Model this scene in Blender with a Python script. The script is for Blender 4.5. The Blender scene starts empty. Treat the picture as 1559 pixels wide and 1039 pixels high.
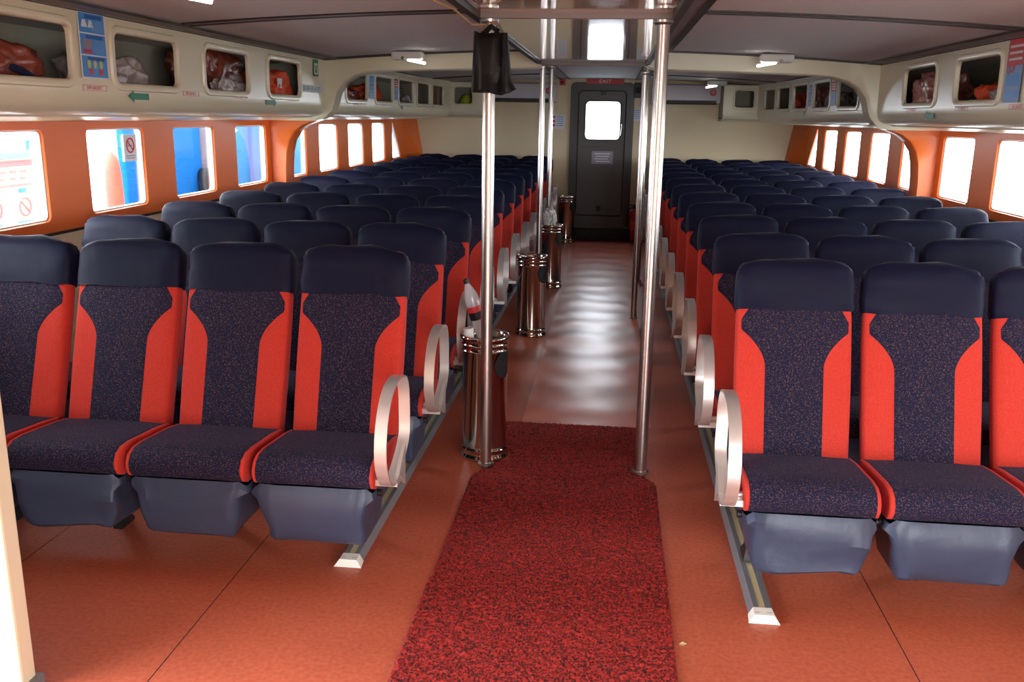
import bpy, bmesh, math, random
from math import pi, sin, cos, radians
from mathutils import Vector, Matrix, noise

random.seed(7)
S = bpy.context.scene
COL = S.collection


def lin(r, g, b):
    f = lambda v: (v / 255 / 12.92) if v / 255 <= 0.04045 else ((v / 255 + 0.055) / 1.055) ** 2.4
    return (f(r), f(g), f(b), 1.0)


# ------------------------------------------------------------------ camera
FPX, YAW, PIT, ROLL, CZ = 1382.4542, 0.1047, 0.2427, 0.0153, 1.6967
cam_d = bpy.data.cameras.new('camera')
cam_d.sensor_fit = 'HORIZONTAL'
cam_d.sensor_width = 36.0
cam_d.lens = FPX / 1559 * 36.0
cam_d.clip_start = 0.05
cam = bpy.data.objects.new('camera', cam_d)
COL.objects.link(cam)
_F = Vector((-sin(YAW) * cos(PIT), cos(YAW) * cos(PIT), -sin(PIT)))
_R = Vector((cos(YAW), sin(YAW), 0))
_U = _R.cross(_F)
_R2 = cos(ROLL) * _R + sin(ROLL) * _U
_U2 = -sin(ROLL) * _R + cos(ROLL) * _U
cam.matrix_world = Matrix(((_R2.x, _U2.x, -_F.x, 0), (_R2.y, _U2.y, -_F.y, 0), (_R2.z, _U2.z, -_F.z, CZ), (0, 0, 0, 1)))
S.camera = cam

# ------------------------------------------------------------------ world, exposure
SKY = 9.0
w = bpy.data.worlds.new('overcast')
S.world = w
w.use_nodes = True
bg = w.node_tree.nodes['Background']
bg.inputs[0].default_value = (0.94, 0.97, 1.0, 1)
bg.inputs[1].default_value = SKY
S.view_settings.view_transform = 'Standard'
S.view_settings.look = 'None'
S.view_settings.exposure = 1.2
S.view_settings.gamma = 1.0
S.view_settings.use_curve_mapping = False
S.cycles.use_denoising = True
S.cycles.max_bounces = 10
S.cycles.diffuse_bounces = 6
S.cycles.glossy_bounces = 5
S.cycles.transparent_max_bounces = 12
S.cycles.sample_clamp_indirect = 6.0

XC = -0.17          # centre line of the cabin
HW = 2.73           # half width to the side walls
LF = 2.23           # half width to the locker faces
Y0, Y1 = -1.3, 13.1  # aft and forward bulkheads


def portal(name, loc, rot, sx, sy):
    d = bpy.data.lights.new(name, 'AREA')
    d.shape = 'RECTANGLE'
    d.size, d.size_y = sx, sy
    d.cycles.is_portal = True
    o = bpy.data.objects.new(name, d)
    o.location = loc
    o.rotation_euler = rot
    COL.objects.link(o)


WIN_Y = [2.816 + 1.027 * k for k in range(10)]
WIN_W, WIN_Z0, WIN_Z1 = 0.635, 1.125, 1.595
DOOR_L = (0.05, 2.05)
AFT_X = (0.6, 2.2)  # unseen aft opening, added to let light in from behind
portal('portal_left_windows', (XC - HW - .1, 7.7, 1.36), (0, -pi / 2, 0), 0.5, 10.4)
portal('portal_right_windows', (XC + HW + .1, 7.7, 1.36), (0, pi / 2, 0), 0.5, 10.4)
portal('portal_left_door', (XC - HW - .1, sum(DOOR_L) / 2, 1.0), (0, -pi / 2, 0), 2.0, DOOR_L[1] - DOOR_L[0])
portal('portal_aft_opening', (sum(AFT_X) / 2, Y0 - .05, 1.0), (pi / 2, 0, 0), AFT_X[1] - AFT_X[0], 2.0)
portal('portal_forward_door', (-0.15, Y1 + .15, 1.655), (-pi / 2, 0, 0), 0.48, 0.52)


# ------------------------------------------------------------------ materials
def new_mat(name):
    m = bpy.data.materials.new(name)
    m.use_nodes = True
    nt = m.node_tree
    return m, nt, nt.nodes['Principled BSDF']


def mat(name, col, rough=0.6, metal=0.0, var=0.0, vscale=8.0, bump=0.0, bscale=60.0, spec=0.5, sheen=0.0, coat=0.0, emit=None):
    m, nt, p = new_mat(name)
    p.inputs['Base Color'].default_value = col
    p.inputs['Roughness'].default_value = rough
    p.inputs['Metallic'].default_value = metal
    p.inputs['Specular IOR Level'].default_value = spec
    if sheen:
        p.inputs['Sheen Weight'].default_value = sheen
        p.inputs['Sheen Roughness'].default_value = 0.4
    if coat:
        p.inputs['Coat Weight'].default_value = coat
        p.inputs['Coat Roughness'].default_value = 0.08
    if emit:
        p.inputs['Emission Color'].default_value = emit[0]
        p.inputs['Emission Strength'].default_value = emit[1]
    if var or bump:
        tc = nt.nodes.new('ShaderNodeTexCoord')
    if var:
        n = nt.nodes.new('ShaderNodeTexNoise')
        n.inputs['Scale'].default_value = vscale
        n.inputs['Detail'].default_value = 5
        nt.links.new(tc.outputs['Object'], n.inputs['Vector'])
        mx = nt.nodes.new('ShaderNodeMix')
        mx.data_type = 'RGBA'
        mx.inputs['A'].default_value = tuple(c * (1 - var) for c in col[:3]) + (1,)
        mx.inputs['B'].default_value = tuple(min(1, c * (1 + var)) for c in col[:3]) + (1,)
        nt.links.new(n.outputs['Fac'], mx.inputs['Factor'])
        nt.links.new(mx.outputs['Result'], p.inputs['Base Color'])
    if bump:
        n2 = nt.nodes.new('ShaderNodeTexNoise')
        n2.inputs['Scale'].default_value = bscale
        n2.inputs['Detail'].default_value = 4
        nt.links.new(tc.outputs['Object'], n2.inputs['Vector'])
        b = nt.nodes.new('ShaderNodeBump')
        b.inputs['Strength'].default_value = bump
        b.inputs['Distance'].default_value = 0.01
        nt.links.new(n2.outputs['Fac'], b.inputs['Height'])
        nt.links.new(b.outputs['Normal'], p.inputs['Normal'])
    return m


def speckle(name, base, fleck, scale, lo, hi, rough=0.8, spec=0.3, bump=0.3, sheen=0.0):
    """woven cloth: a base colour with small flecks of another thread"""
    m, nt, p = new_mat(name)
    tc = nt.nodes.new('ShaderNodeTexCoord')
    n = nt.nodes.new('ShaderNodeTexNoise')
    n.inputs['Scale'].default_value = scale
    n.inputs['Detail'].default_value = 3
    nt.links.new(tc.outputs['Object'], n.inputs['Vector'])
    r = nt.nodes.new('ShaderNodeValToRGB')
    r.color_ramp.elements[0].position = lo
    r.color_ramp.elements[0].color = base
    r.color_ramp.elements[1].position = hi
    r.color_ramp.elements[1].color = fleck
    nt.links.new(n.outputs['Fac'], r.inputs['Fac'])
    nt.links.new(r.outputs['Color'], p.inputs['Base Color'])
    p.inputs['Roughness'].default_value = rough
    p.inputs['Specular IOR Level'].default_value = spec
    if sheen:
        p.inputs['Sheen Weight'].default_value = sheen
        p.inputs['Sheen Roughness'].default_value = 0.45
        p.inputs['Sheen Tint'].default_value = (0.55, 0.6, 1, 1)
    b = nt.nodes.new('ShaderNodeBump')
    b.inputs['Strength'].default_value = bump
    b.inputs['Distance'].default_value = 0.003
    nt.links.new(n.outputs['Fac'], b.inputs['Height'])
    nt.links.new(b.outputs['Normal'], p.inputs['Normal'])
    return m


def pane_mat(name, tint=(0.96, 0.98, 1, 1), refl=0.06):
    m = bpy.data.materials.new(name)
    m.use_nodes = True
    nt = m.node_tree
    nt.nodes.clear()
    out = nt.nodes.new('ShaderNodeOutputMaterial')
    mix = nt.nodes.new('ShaderNodeMixShader')
    t = nt.nodes.new('ShaderNodeBsdfTransparent')
    t.inputs['Color'].default_value = tint
    g = nt.nodes.new('ShaderNodeBsdfGlossy')
    g.inputs['Roughness'].default_value = 0.03
    fr = nt.nodes.new('ShaderNodeLayerWeight')
    fr.inputs['Blend'].default_value = 0.25
    mu = nt.nodes.new('ShaderNodeMath')
    mu.operation = 'MULTIPLY'
    mu.inputs[1].default_value = 0.5
    nt.links.new(fr.outputs['Fresnel'], mu.inputs[0])
    nt.links.new(mu.outputs[0], mix.inputs['Fac'])
    nt.links.new(t.outputs[0], mix.inputs[1])
    nt.links.new(g.outputs[0], mix.inputs[2])
    nt.links.new(mix.outputs[0], out.inputs[0])
    return m


M = {}
M['orange'] = mat('orange_paint', lin(226, 108, 42), 0.35, var=.10, vscale=3, spec=.5)
M['cream'] = mat('cream_gelcoat', lin(226, 217, 188), 0.28, var=.05, vscale=2.5, spec=.5)
M['cream_wall'] = mat('cream_wall', lin(226, 206, 168), 0.5, var=.06, vscale=1.5)
M['inner'] = mat('grey_locker_inside', lin(172, 168, 148), 0.6, var=.1)
M['ceil'] = mat('ceiling_vinyl', lin(202, 198, 196), 0.7, var=.06, vscale=2, bump=.15, bscale=3)
M['trim'] = mat('dark_brown_trim', lin(42, 34, 34), 0.45)
M['trim_grey'] = mat('grey_trim', lin(132, 122, 120), 0.5)
M['soffit'] = mat('gloss_soffit', lin(206, 186, 162), 0.05, spec=.8, coat=.6, bump=.02, bscale=2)
M['steel'] = mat('brushed_steel', lin(196, 188, 182), 0.28, 1.0, bump=.02, bscale=40)
M['chrome'] = mat('polished_steel', lin(206, 196, 184), 0.07, 1.0)
M['alu'] = mat('satin_aluminium', lin(222, 222, 218), 0.38, .75, bump=.02, bscale=90)
M['alu_dark'] = mat('grey_track_metal', lin(128, 130, 136), 0.4, .3, var=.15)
M['strip'] = mat('cream_strip', lin(190, 178, 140), 0.5)
M['white'] = mat('white_paint', lin(232, 230, 224), 0.4)
M['sealant'] = mat('white_sealant', lin(226, 222, 214), 0.5, var=.25, vscale=30)
M['black'] = mat('black_plastic', lin(24, 24, 26), 0.45)
M['blackbag'] = mat('black_bag_film', lin(12, 12, 14), 0.5, bump=.3, bscale=30, spec=.3)
M['doorgrey'] = mat('grey_door_paint', lin(74, 69, 67), 0.38, var=.08, vscale=4)
M['doorframe'] = mat('grey_frame_paint', lin(70, 66, 68), 0.4)
M['gasket'] = mat('black_rubber', lin(20, 20, 20), 0.6)
M['red_cloth'] = speckle('red_seat_cloth', lin(178, 46, 35), lin(200, 66, 52), 260, .35, .75, .85, .2, .2, sheen=.08)
M['navy_cloth'] = speckle('navy_patterned_cloth', lin(15, 18, 46), lin(92, 68, 68), 210, .52, .68, .8, .2, .25, sheen=.06)
M['cover'] = mat('navy_headrest_cover', lin(10, 13, 40), 0.6, var=.12, vscale=9, bump=.2, bscale=25, spec=.18, sheen=.04)
M['pouch'] = mat('slate_nylon', lin(52, 62, 84), 0.42, var=.12, vscale=6, bump=.5, bscale=9, spec=.4)
M['frame'] = mat('dark_frame_metal', lin(46, 44, 46), 0.5, .6)
M['rust'] = mat('foam_edge', lin(205, 105, 45), 0.8)
M['poster_blue'] = mat('poster_blue', lin(70, 150, 225), 0.35)
M['poster_dark'] = mat('print_dark_blue', lin(30, 95, 180), 0.4)
M['print_pale'] = mat('print_pale_blue', lin(120, 160, 215), 0.4)
M['print_red'] = mat('print_red', lin(205, 50, 55), 0.4)
M['print_pink'] = mat('print_pink', lin(226, 130, 150), 0.5)
M['print_green'] = mat('print_green', lin(20, 125, 95), 0.45)
M['print_grey'] = mat('print_grey', lin(150, 140, 150), 0.5)
M['print_yellow'] = mat('print_yellow', lin(205, 205, 120), 0.5)
M['paper'] = mat('paper_white', lin(225, 226, 232), 0.6)
M['signred'] = mat('sign_red', lin(190, 40, 40), 0.4)
M['lj_orange'] = mat('life_jacket_orange', lin(225, 84, 38), 0.55, var=.25, vscale=14, bump=.5, bscale=20)
M['lj_rust'] = mat('bagged_jacket_rust', lin(150, 72, 55), 0.3, var=.4, vscale=18, bump=.6, bscale=30, spec=.8)
M['lj_plastic'] = mat('clear_bag_film', lin(176, 164, 162), 0.22, var=.35, vscale=20, bump=.7, bscale=30, spec=.8)
M['lj_pink'] = mat('bagged_jacket_pink', lin(190, 130, 118), 0.2, var=.45, vscale=20, bump=.8, bscale=32, spec=.9)
M['lj_navy'] = mat('navy_webbing', lin(30, 36, 72), 0.6)
M['lj_yellow'] = mat('yellow_float', lin(190, 200, 60), 0.45, var=.15)
M['hull_blue'] = mat('blue_hull_paint', lin(18, 92, 165), 0.9, var=.2, vscale=1.6)
M['hull_lit'] = mat('lit_blue_hull_paint', lin(62, 116, 170), 0.9, var=.2, vscale=1.2)  # same blue hull, brighter light put into its colour
for k_ in ('hull_blue', 'hull_lit'):
    M[k_].node_tree.nodes['Principled BSDF'].inputs['Specular IOR Level'].default_value = .08
M['post_grey'] = mat('grey_mooring_post', lin(120, 112, 118), 0.5, var=.15)
M['salmon'] = mat('salmon_cloth', lin(165, 96, 82), 0.8, var=.2, vscale=8)
M['bright_pink'] = mat('pink_cloth', lin(205, 90, 150), 0.8)
M['dock'] = mat('concrete_quay', lin(150, 148, 142), 0.8, var=.15, vscale=2)
M['pane'] = pane_mat('window_pane')
M['water'] = mat('harbour_water', lin(120, 132, 135), 0.12, bump=.4, bscale=1.5)
M['lamp_white'] = mat('lamp_housing', lin(215, 212, 205), 0.4)
M['lamp_on'] = mat('lit_diffuser', lin(255, 255, 245), 0.4, emit=((1, .97, .88, 1), 4))
M['ext_red'] = mat('extinguisher_red', lin(200, 40, 28), 0.3)
M['ac_white'] = mat('air_conditioner_white', lin(205, 200, 205), 0.4)
M['pet'] = mat('clear_bottle_plastic', lin(225, 228, 230), 0.12, spec=.8)
M['pet'].node_tree.nodes['Principled BSDF'].inputs['Alpha'].default_value = .45
M['cap'] = mat('dark_cap', lin(40, 20, 22), 0.5)
M['cord'] = mat('tan_cord', lin(170, 140, 105), 0.8)
M['cup'] = mat('white_cup', lin(225, 225, 220), 0.5)


def floor_mat():
    m, nt, p = new_mat('terracotta_lino')
    tc = nt.nodes.new('ShaderNodeTexCoord')
    n = nt.nodes.new('ShaderNodeTexNoise'); n.inputs['Scale'].default_value = 60; n.inputs['Detail'].default_value = 6
    n2 = nt.nodes.new('ShaderNodeTexNoise'); n2.inputs['Scale'].default_value = 1.6; n2.inputs['Detail'].default_value = 4
    nt.links.new(tc.outputs['Object'], n.inputs['Vector']); nt.links.new(tc.outputs['Object'], n2.inputs['Vector'])
    r = nt.nodes.new('ShaderNodeValToRGB')
    r.color_ramp.elements[0].position = .3; r.color_ramp.elements[0].color = lin(180, 84, 58)
    r.color_ramp.elements[1].position = .75; r.color_ramp.elements[1].color = lin(206, 112, 82)
    nt.links.new(n.outputs['Fac'], r.inputs['Fac'])
    mx = nt.nodes.new('ShaderNodeMix'); mx.data_type = 'RGBA'; mx.blend_type = 'MULTIPLY'
    mx.inputs['Factor'].default_value = 1
    r2 = nt.nodes.new('ShaderNodeValToRGB')
    r2.color_ramp.elements[0].position = .3; r2.color_ramp.elements[0].color = (.82, .8, .8, 1)
    r2.color_ramp.elements[1].position = .7; r2.color_ramp.elements[1].color = (1, 1, 1, 1)
    nt.links.new(n2.outputs['Fac'], r2.inputs['Fac'])
    nt.links.new(r.outputs['Color'], mx.inputs['A']); nt.links.new(r2.outputs['Color'], mx.inputs['B'])
    nt.links.new(mx.outputs['Result'], p.inputs['Base Color'])
    p.inputs['Roughness'].default_value = 0.42
    b = nt.nodes.new('ShaderNodeBump'); b.inputs['Strength'].default_value = .08; b.inputs['Distance'].default_value = .01
    nt.links.new(n.outputs['Fac'], b.inputs['Height']); nt.links.new(b.outputs['Normal'], p.inputs['Normal'])
    return m


def runner_mat():
    m, nt, p = new_mat('gloss_aisle_vinyl')
    tc = nt.nodes.new('ShaderNodeTexCoord')
    n = nt.nodes.new('ShaderNodeTexNoise'); n.inputs['Scale'].default_value = 3; n.inputs['Detail'].default_value = 5
    nt.links.new(tc.outputs['Object'], n.inputs['Vector'])
    r = nt.nodes.new('ShaderNodeValToRGB')
    r.color_ramp.elements[0].position = .3; r.color_ramp.elements[0].color = lin(204, 108, 86)
    r.color_ramp.elements[1].position = .7; r.color_ramp.elements[1].color = lin(220, 128, 104)
    nt.links.new(n.outputs['Fac'], r.inputs['Fac'])
    nt.links.new(r.outputs['Color'], p.inputs['Base Color'])
    p.inputs['Roughness'].default_value = 0.30
    p.inputs['Specular IOR Level'].default_value = 0.6
    return m


def carpet_mat():
    m, nt, p = new_mat('red_coil_mat')
    tc = nt.nodes.new('ShaderNodeTexCoord')
    v = nt.nodes.new('ShaderNodeTexNoise'); v.inputs['Scale'].default_value = 130; v.inputs['Detail'].default_value = 2
    nt.links.new(tc.outputs['Object'], v.inputs['Vector'])
    r = nt.nodes.new('ShaderNodeValToRGB')
    r.color_ramp.elements[0].position = .40; r.color_ramp.elements[0].color = lin(60, 12, 14)
    r.color_ramp.elements[1].position = .58; r.color_ramp.elements[1].color = lin(174, 40, 32)
    nt.links.new(v.outputs['Fac'], r.inputs['Fac'])
    nt.links.new(r.outputs['Color'], p.inputs['Base Color'])
    p.inputs['Roughness'].default_value = .75
    return m


M['floor'] = floor_mat()
M['runner'] = runner_mat()
M['carpet'] = carpet_mat()


# ------------------------------------------------------------------ mesh helpers
class MB:
    def __init__(self):
        self.v, self.f = [], []
        self.crisp = False

    def add(self, vs, fs):
        o = len(self.v)
        self.v += [tuple(p) for p in vs]
        self.f += [tuple(i + o for i in f) for f in fs]
        return self

    def box(self, x0, x1, y0, y1, z0, z1, T=None):
        vs = [(x, y, z) for z in (z0, z1) for y in (y0, y1) for x in (x0, x1)]
        if T:
            vs = [T @ Vector(p) for p in vs]
        return self.add(vs, [(0, 2, 3, 1), (4, 5, 7, 6), (0, 1, 5, 4), (2, 6, 7, 3), (0, 4, 6, 2), (1, 3, 7, 5)])

    def rbox(self, x0, x1, y0, y1, z0, z1, b=.005, T=None):
        """box with chamfered edges"""
        self.crisp = True
        bm = bmesh.new()
        bmesh.ops.create_cube(bm, size=1)
        for p in bm.verts:
            p.co = Vector(((x0 + x1) / 2 + p.co.x * (x1 - x0), (y0 + y1) / 2 + p.co.y * (y1 - y0), (z0 + z1) / 2 + p.co.z * (z1 - z0)))
        bmesh.ops.bevel(bm, geom=bm.edges[:], offset=b, segments=2, profile=.5, affect='EDGES')
        bm.verts.index_update()
        vs = [(T @ p.co) if T else p.co.copy() for p in bm.verts]
        fs = [[q.index for q in f.verts] for f in bm.faces]
        bm.free()
        return self.add(vs, fs)

    def loops(self, rings, close=True, cap0=False, cap1=False):
        n = len(rings[0])
        vs = [p for r in rings for p in r]
        fs = []
        for i in range(len(rings) - 1):
            for j in range(n if close else n - 1):
                k = (j + 1) % n
                fs.append((i * n + j, i * n + k, (i + 1) * n + k, (i + 1) * n + j))
        if cap0:
            fs.append(tuple(range(n - 1, -1, -1)))
        if cap1:
            fs.append(tuple((len(rings) - 1) * n + j for j in range(n)))
        return self.add(vs, fs)

    def lathe(self, prof, n=20, T=None, cap=True):
        rings = [[Vector((r * cos(2 * pi * j / n), r * sin(2 * pi * j / n), z)) for j in range(n)] for r, z in prof]
        if T:
            rings = [[T @ p for p in r] for r in rings]
        return self.loops(rings, True, cap, cap)

    def tube(self, pts, r, n=8, closed=False):
        pts = [Vector(p) for p in pts]
        rings = []
        up = Vector((0.123, 0.45, 0.9)).normalized()
        for i, p in enumerate(pts):
            a = pts[i - 1] if (i or closed) else pts[0]
            b = pts[(i + 1) % len(pts)] if (i < len(pts) - 1 or closed) else pts[-1]
            t = (b - a).normalized()
            u = t.cross(up)
            u = u.normalized() if u.length > 1e-4 else t.orthogonal().normalized()
            q = t.cross(u)
            rings.append([p + r * (cos(2 * pi * j / n) * u + sin(2 * pi * j / n) * q) for j in range(n)])
        if closed:
            rings.append(rings[0])
        return self.loops(rings, True, not closed, not closed)

    def build(self, name, m, parent=None, smooth=True, angle=40, loc=None):
        me = bpy.data.meshes.new(name)
        me.from_pydata([tuple(p) for p in self.v], [], self.f)
        me.validate()
        bm = bmesh.new(); bm.from_mesh(me)
        bmesh.ops.recalc_face_normals(bm, faces=bm.faces)
        bm.to_mesh(me); bm.free()
        if smooth:
            me.polygons.foreach_set('use_smooth', [True] * len(me.polygons))
            me.set_sharp_from_angle(angle=radians(min(angle, 14) if self.crisp else angle))
        me.materials.append(m)
        o = bpy.data.objects.new(name, me)
        COL.objects.link(o)
        if parent:
            o.parent = parent
        if loc:
            o.location = loc
        return o


def tag(o, label, cat, group=None):
    o['label'] = label
    o['category'] = cat
    if group:
        o['group'] = group
    return o


def struct(o, label=None):
    o['kind'] = 'structure'
    if label:
        o['label'] = label
    return o


def empty(name, loc=(0, 0, 0), rot=(0, 0, 0)):
    o = bpy.data.objects.new(name, None)
    o.empty_display_size = .1
    o.location = loc
    o.rotation_euler = rot
    COL.objects.link(o)
    return o


def copy_tree(o, parent=None):
    c = o.copy()
    COL.objects.link(c)
    c.parent = parent
    for ch in o.children:
        copy_tree(ch, c)
    return c


def text(body, size, loc, m, parent, name='lettering', align='CENTER', sx=1.0):
    cu = bpy.data.curves.new(name, 'FONT')
    cu.body = body
    cu.size = size
    cu.align_x = align
    cu.align_y = 'CENTER'
    cu.extrude = .0004
    cu.resolution_u = 2
    cu.materials.append(m)
    t = bpy.data.objects.new(name, cu)
    COL.objects.link(t)
    bpy.context.view_layer.update()
    me = bpy.data.meshes.new_from_object(t.evaluated_get(bpy.context.evaluated_depsgraph_get()))
    bpy.data.objects.remove(t)
    me.name = name
    o = bpy.data.objects.new(name, me)
    COL.objects.link(o)
    o.parent = parent
    o.location = loc
    o.scale = (sx, 1, 1)
    o['kind'] = 'stuff'
    return o


def rrect(x0, x1, y0, y1, r, n=5):
    """rounded rectangle, counter-clockwise, n points per corner"""
    out = []
    for cx, cy, a0 in ((x1 - r, y1 - r, 0), (x0 + r, y1 - r, pi / 2), (x0 + r, y0 + r, pi), (x1 - r, y0 + r, 1.5 * pi)):
        for i in range(n):
            a = a0 + pi / 2 * i / (n - 1)
            out.append((cx + r * cos(a), cy + r * sin(a)))
    return out


def srect(x0, x1, y0, y1, r, n=5):
    """plain rectangle with the same point count as rrect"""
    out = []
    for cx, cy, a0 in ((x1 - r, y1 - r, 0), (x0 + r, y1 - r, pi / 2), (x0 + r, y0 + r, pi), (x1 - r, y0 + r, 1.5 * pi)):
        for i in range(n):
            a = a0 + pi / 2 * i / (n - 1)
            k = max(abs(cos(a)), abs(sin(a)))
            out.append((cx + r * cos(a) / k, cy + r * sin(a) / k))
    return out


def holed(mb, outer, hole, r, P, loops):
    """panel cell with a rounded opening; loops = (grow, depth) from the outside to the reveal; P maps (u, v, depth)"""
    rings = [[P(u, v, 0) for u, v in srect(*outer, min(r, .03))]]
    for g, d in loops:
        rings.append([P(u, v, d) for u, v in rrect(hole[0] - g, hole[1] + g, hole[2] - g, hole[3] + g, r + max(g, -r * .5))])
    mb.loops(rings)


# ------------------------------------------------------------------ the shell
def ceil_z(d):
    return 2.22 - .018 * d * d


mb = MB().box(XC - HW - .1, XC + HW + .1, Y0 - .1, Y1 + .2, -.08, 0)
struct(mb.build('floor', M['floor'], smooth=False))

# seams between the sheets of lino, recessed dark lines
mb = MB()
for x in (-2.2, -1.35, 1.02, 1.9):
    mb.box(x, x + .003, Y0, Y1, -.01, .0006)
o = mb.build('floor_seam', M['gasket'], bpy.data.objects['floor'], smooth=False)

# side walls: lower cream panel, orange band with window openings, plain aft ends with the boarding door
W9 = len(WIN_Y) - 1


def side_wall(side, nm):
    P = lambda y, z, d: (XC + side * (HW + d), y, z)
    mb = MB()
    ys = [Y for Y in WIN_Y]
    edge = [2.30] + [(ys[i] + WIN_W + ys[i + 1]) / 2 for i in range(W9)] + [Y1]
    for i, y in enumerate(ys):
        outer = (edge[i], edge[i + 1], 1.065, 1.66)
        hole = (y, y + WIN_W, WIN_Z0, WIN_Z1)
        if i < W9:
            holed(mb, outer, hole, .035, P, [(0, 0), (-.004, .008), (-.004, .04)])
        else:   # the last window narrows to a point at the top, along the raked bow frame
            a = [P(u, v, 0) for u, v in srect(*outer, .03)]
            hp = rrect(y, y + WIN_W, WIN_Z0, WIN_Z1, .035)
            def rake(u, v):
                t = (v - WIN_Z0) / (WIN_Z1 - WIN_Z0)
                return (y + (u - y) * (.80 * (1 - t) + .08 * t), v)
            hp = [rake(*q) for q in hp]
            mb.loops([a, [P(u, v, 0) for u, v in hp], [P(u, v, .04) for u, v in hp]])
    root = struct(mb.build(nm, M['orange'], angle=30))
    mb = MB()
    x0, x1 = XC + side * HW, XC + side * (HW + .09)
    lo, hi = min(x0, x1), max(x0, x1)
    mb.box(lo, hi, 2.30, Y1, 0, 1.058)
    mb.box(lo, hi, 2.30, Y1, 1.66, 2.3)
    if side < 0:
        mb.box(lo, hi, Y0, DOOR_L[0], 0, 2.3)
        mb.box(lo, hi, DOOR_L[1], 2.30, 0, 2.3)
        mb.box(lo, hi, DOOR_L[0], DOOR_L[1], 2.02, 2.3)
    else:
        mb.box(lo, hi, Y0, 2.30, 0, 2.3)
    mb.build('lower_panel', M['cream_wall'], root, smooth=False)
    # joint line below the orange
    mb = MB().box(min(x0, x0 - side * .004), max(x0, x0 - side * .004), 2.3, Y1, 1.052, 1.068)
    mb.build('joint_strip', M['trim'], root, smooth=False)
    return root


side_wall(-1, 'wall_left')
side_wall(1, 'wall_right')

n_win = 0
for side in (-1, 1):
    for i, y in enumerate(WIN_Y):
        n_win += 1
        P = lambda a, z, d: (XC + side * (HW + d), a, z)
        hp = rrect(y - .004, y + WIN_W + .004, WIN_Z0 - .004, WIN_Z1 + .004, .04)
        hi_ = rrect(y + .012, y + WIN_W - .012, WIN_Z0 + .012, WIN_Z1 - .010, .03)
        if i == W9:
            def rake(u, v, y=y):
                t = (v - WIN_Z0) / (WIN_Z1 - WIN_Z0)
                return (y + (u - y) * (.80 * (1 - t) + .08 * t), v)
            hp = [rake(*q) for q in hp]
            hi_ = [rake(*q) for q in hi_]
        mb = MB()
        mb.loops([[P(u, v, .045) for u, v in hp], [P(u, v, .016) for u, v in hp], [P(u, v, .014) for u, v in hi_], [P(u, v, .045) for u, v in hi_]])
        fr = struct(mb.build('window_%d' % n_win, M['sealant']))
        mb = MB()
        ring = [P(u, v, .03) for u, v in hi_]
        ring2 = [P(u, v, .034) for u, v in hi_]
        mb.loops([ring, ring2], True, True, True)
        mb.build('pane', M['pane'], fr, smooth=False)

# forward bulkhead with the door opening
DX0, DX1, DZ0, DZ1 = -.575, .245, .20, 2.15
mb = MB()
mb.box(XC - HW - .09, DX0, Y1, Y1 + .12, 0, 2.4)
mb.box(DX1, XC + HW + .09, Y1, Y1 + .12, 0, 2.4)
mb.box(DX0, DX1, Y1, Y1 + .12, DZ1, 2.4)
mb.box(DX0, DX1, Y1, Y1 + .12, 0, DZ0)
struct(mb.build('wall_front', M['cream_wall'], smooth=False))
# raked orange bow frames where the side walls meet the bulkhead
for side in (-1, 1):
    mb = MB()
    ps = [(2.735, 12.78, 1.07), (2.735, 12.55, 1.65), (2.62, 13.095, 1.65), (2.52, 13.095, 1.07)]
    ps2 = [(2.735, 12.86, 1.07), (2.735, 12.70, 1.65), (2.735, 13.099, 1.65), (2.735, 13.099, 1.07)]
    mb.loops([[(XC + side * d, y, z) for d, y, z in q] for q in (ps, ps2)], True, True, True)
    struct(mb.build('trim_1' if side < 0 else 'trim_2', M['orange'], smooth=False))

# aft bulkhead (behind the photographer), with an added opening placed and sized for its light
mb = MB()
mb.box(XC - HW - .09, AFT_X[0], Y0 - .1, Y0, 0, 2.4)
mb.box(AFT_X[1], XC + HW + .09, Y0 - .1, Y0, 0, 2.4)
mb.box(AFT_X[0], AFT_X[1], Y0 - .1, Y0, 2.02, 2.4)
struct(mb.build('wall_rear', M['cream_wall'], smooth=False))

# partition beside the boarding door, its edge shows at the bottom left
mb = MB().rbox(XC - HW, -1.675, 2.20, 2.268, 0.004, 2.14, .008)
struct(mb.build('wall_partition', M['cream'], angle=30))
mb = MB().box(-1.70, -1.655, 2.19, 2.275, 0, .03)
struct(mb.build('trim_3', M['alu_dark'], smooth=False))

# ceiling: cambered sheet
mb = MB()
ds = [-2.85 + 5.7 * i / 24 for i in range(25)]
mb.loops([[(XC + d, y, ceil_z(d)) for d in ds] for y in (Y0 - .1, Y1 + .1)] +
         [[(XC + d, y, ceil_z(d) + .08) for d in ds] for y in (Y1 + .1, Y0 - .1)], False)
ceiling = struct(mb.build('ceiling', M['ceil']))


def ceil_bar(mb, d0, d1, y0, y1, drop=.006, n=8):
    top, bot = [], []
    for y in (y0, y1):
        pass
    dl = [d0 + (d1 - d0) * i / n for i in range(n + 1)]
    a = [[(XC + d, y, ceil_z(d) - drop) for d in dl] for y in (y0, y1)]
    b = [[(XC + d, y, ceil_z(d) + .002) for d in dl] for y in (y1, y0)]
    mb.loops(a + b + [a[0]], False)


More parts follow.
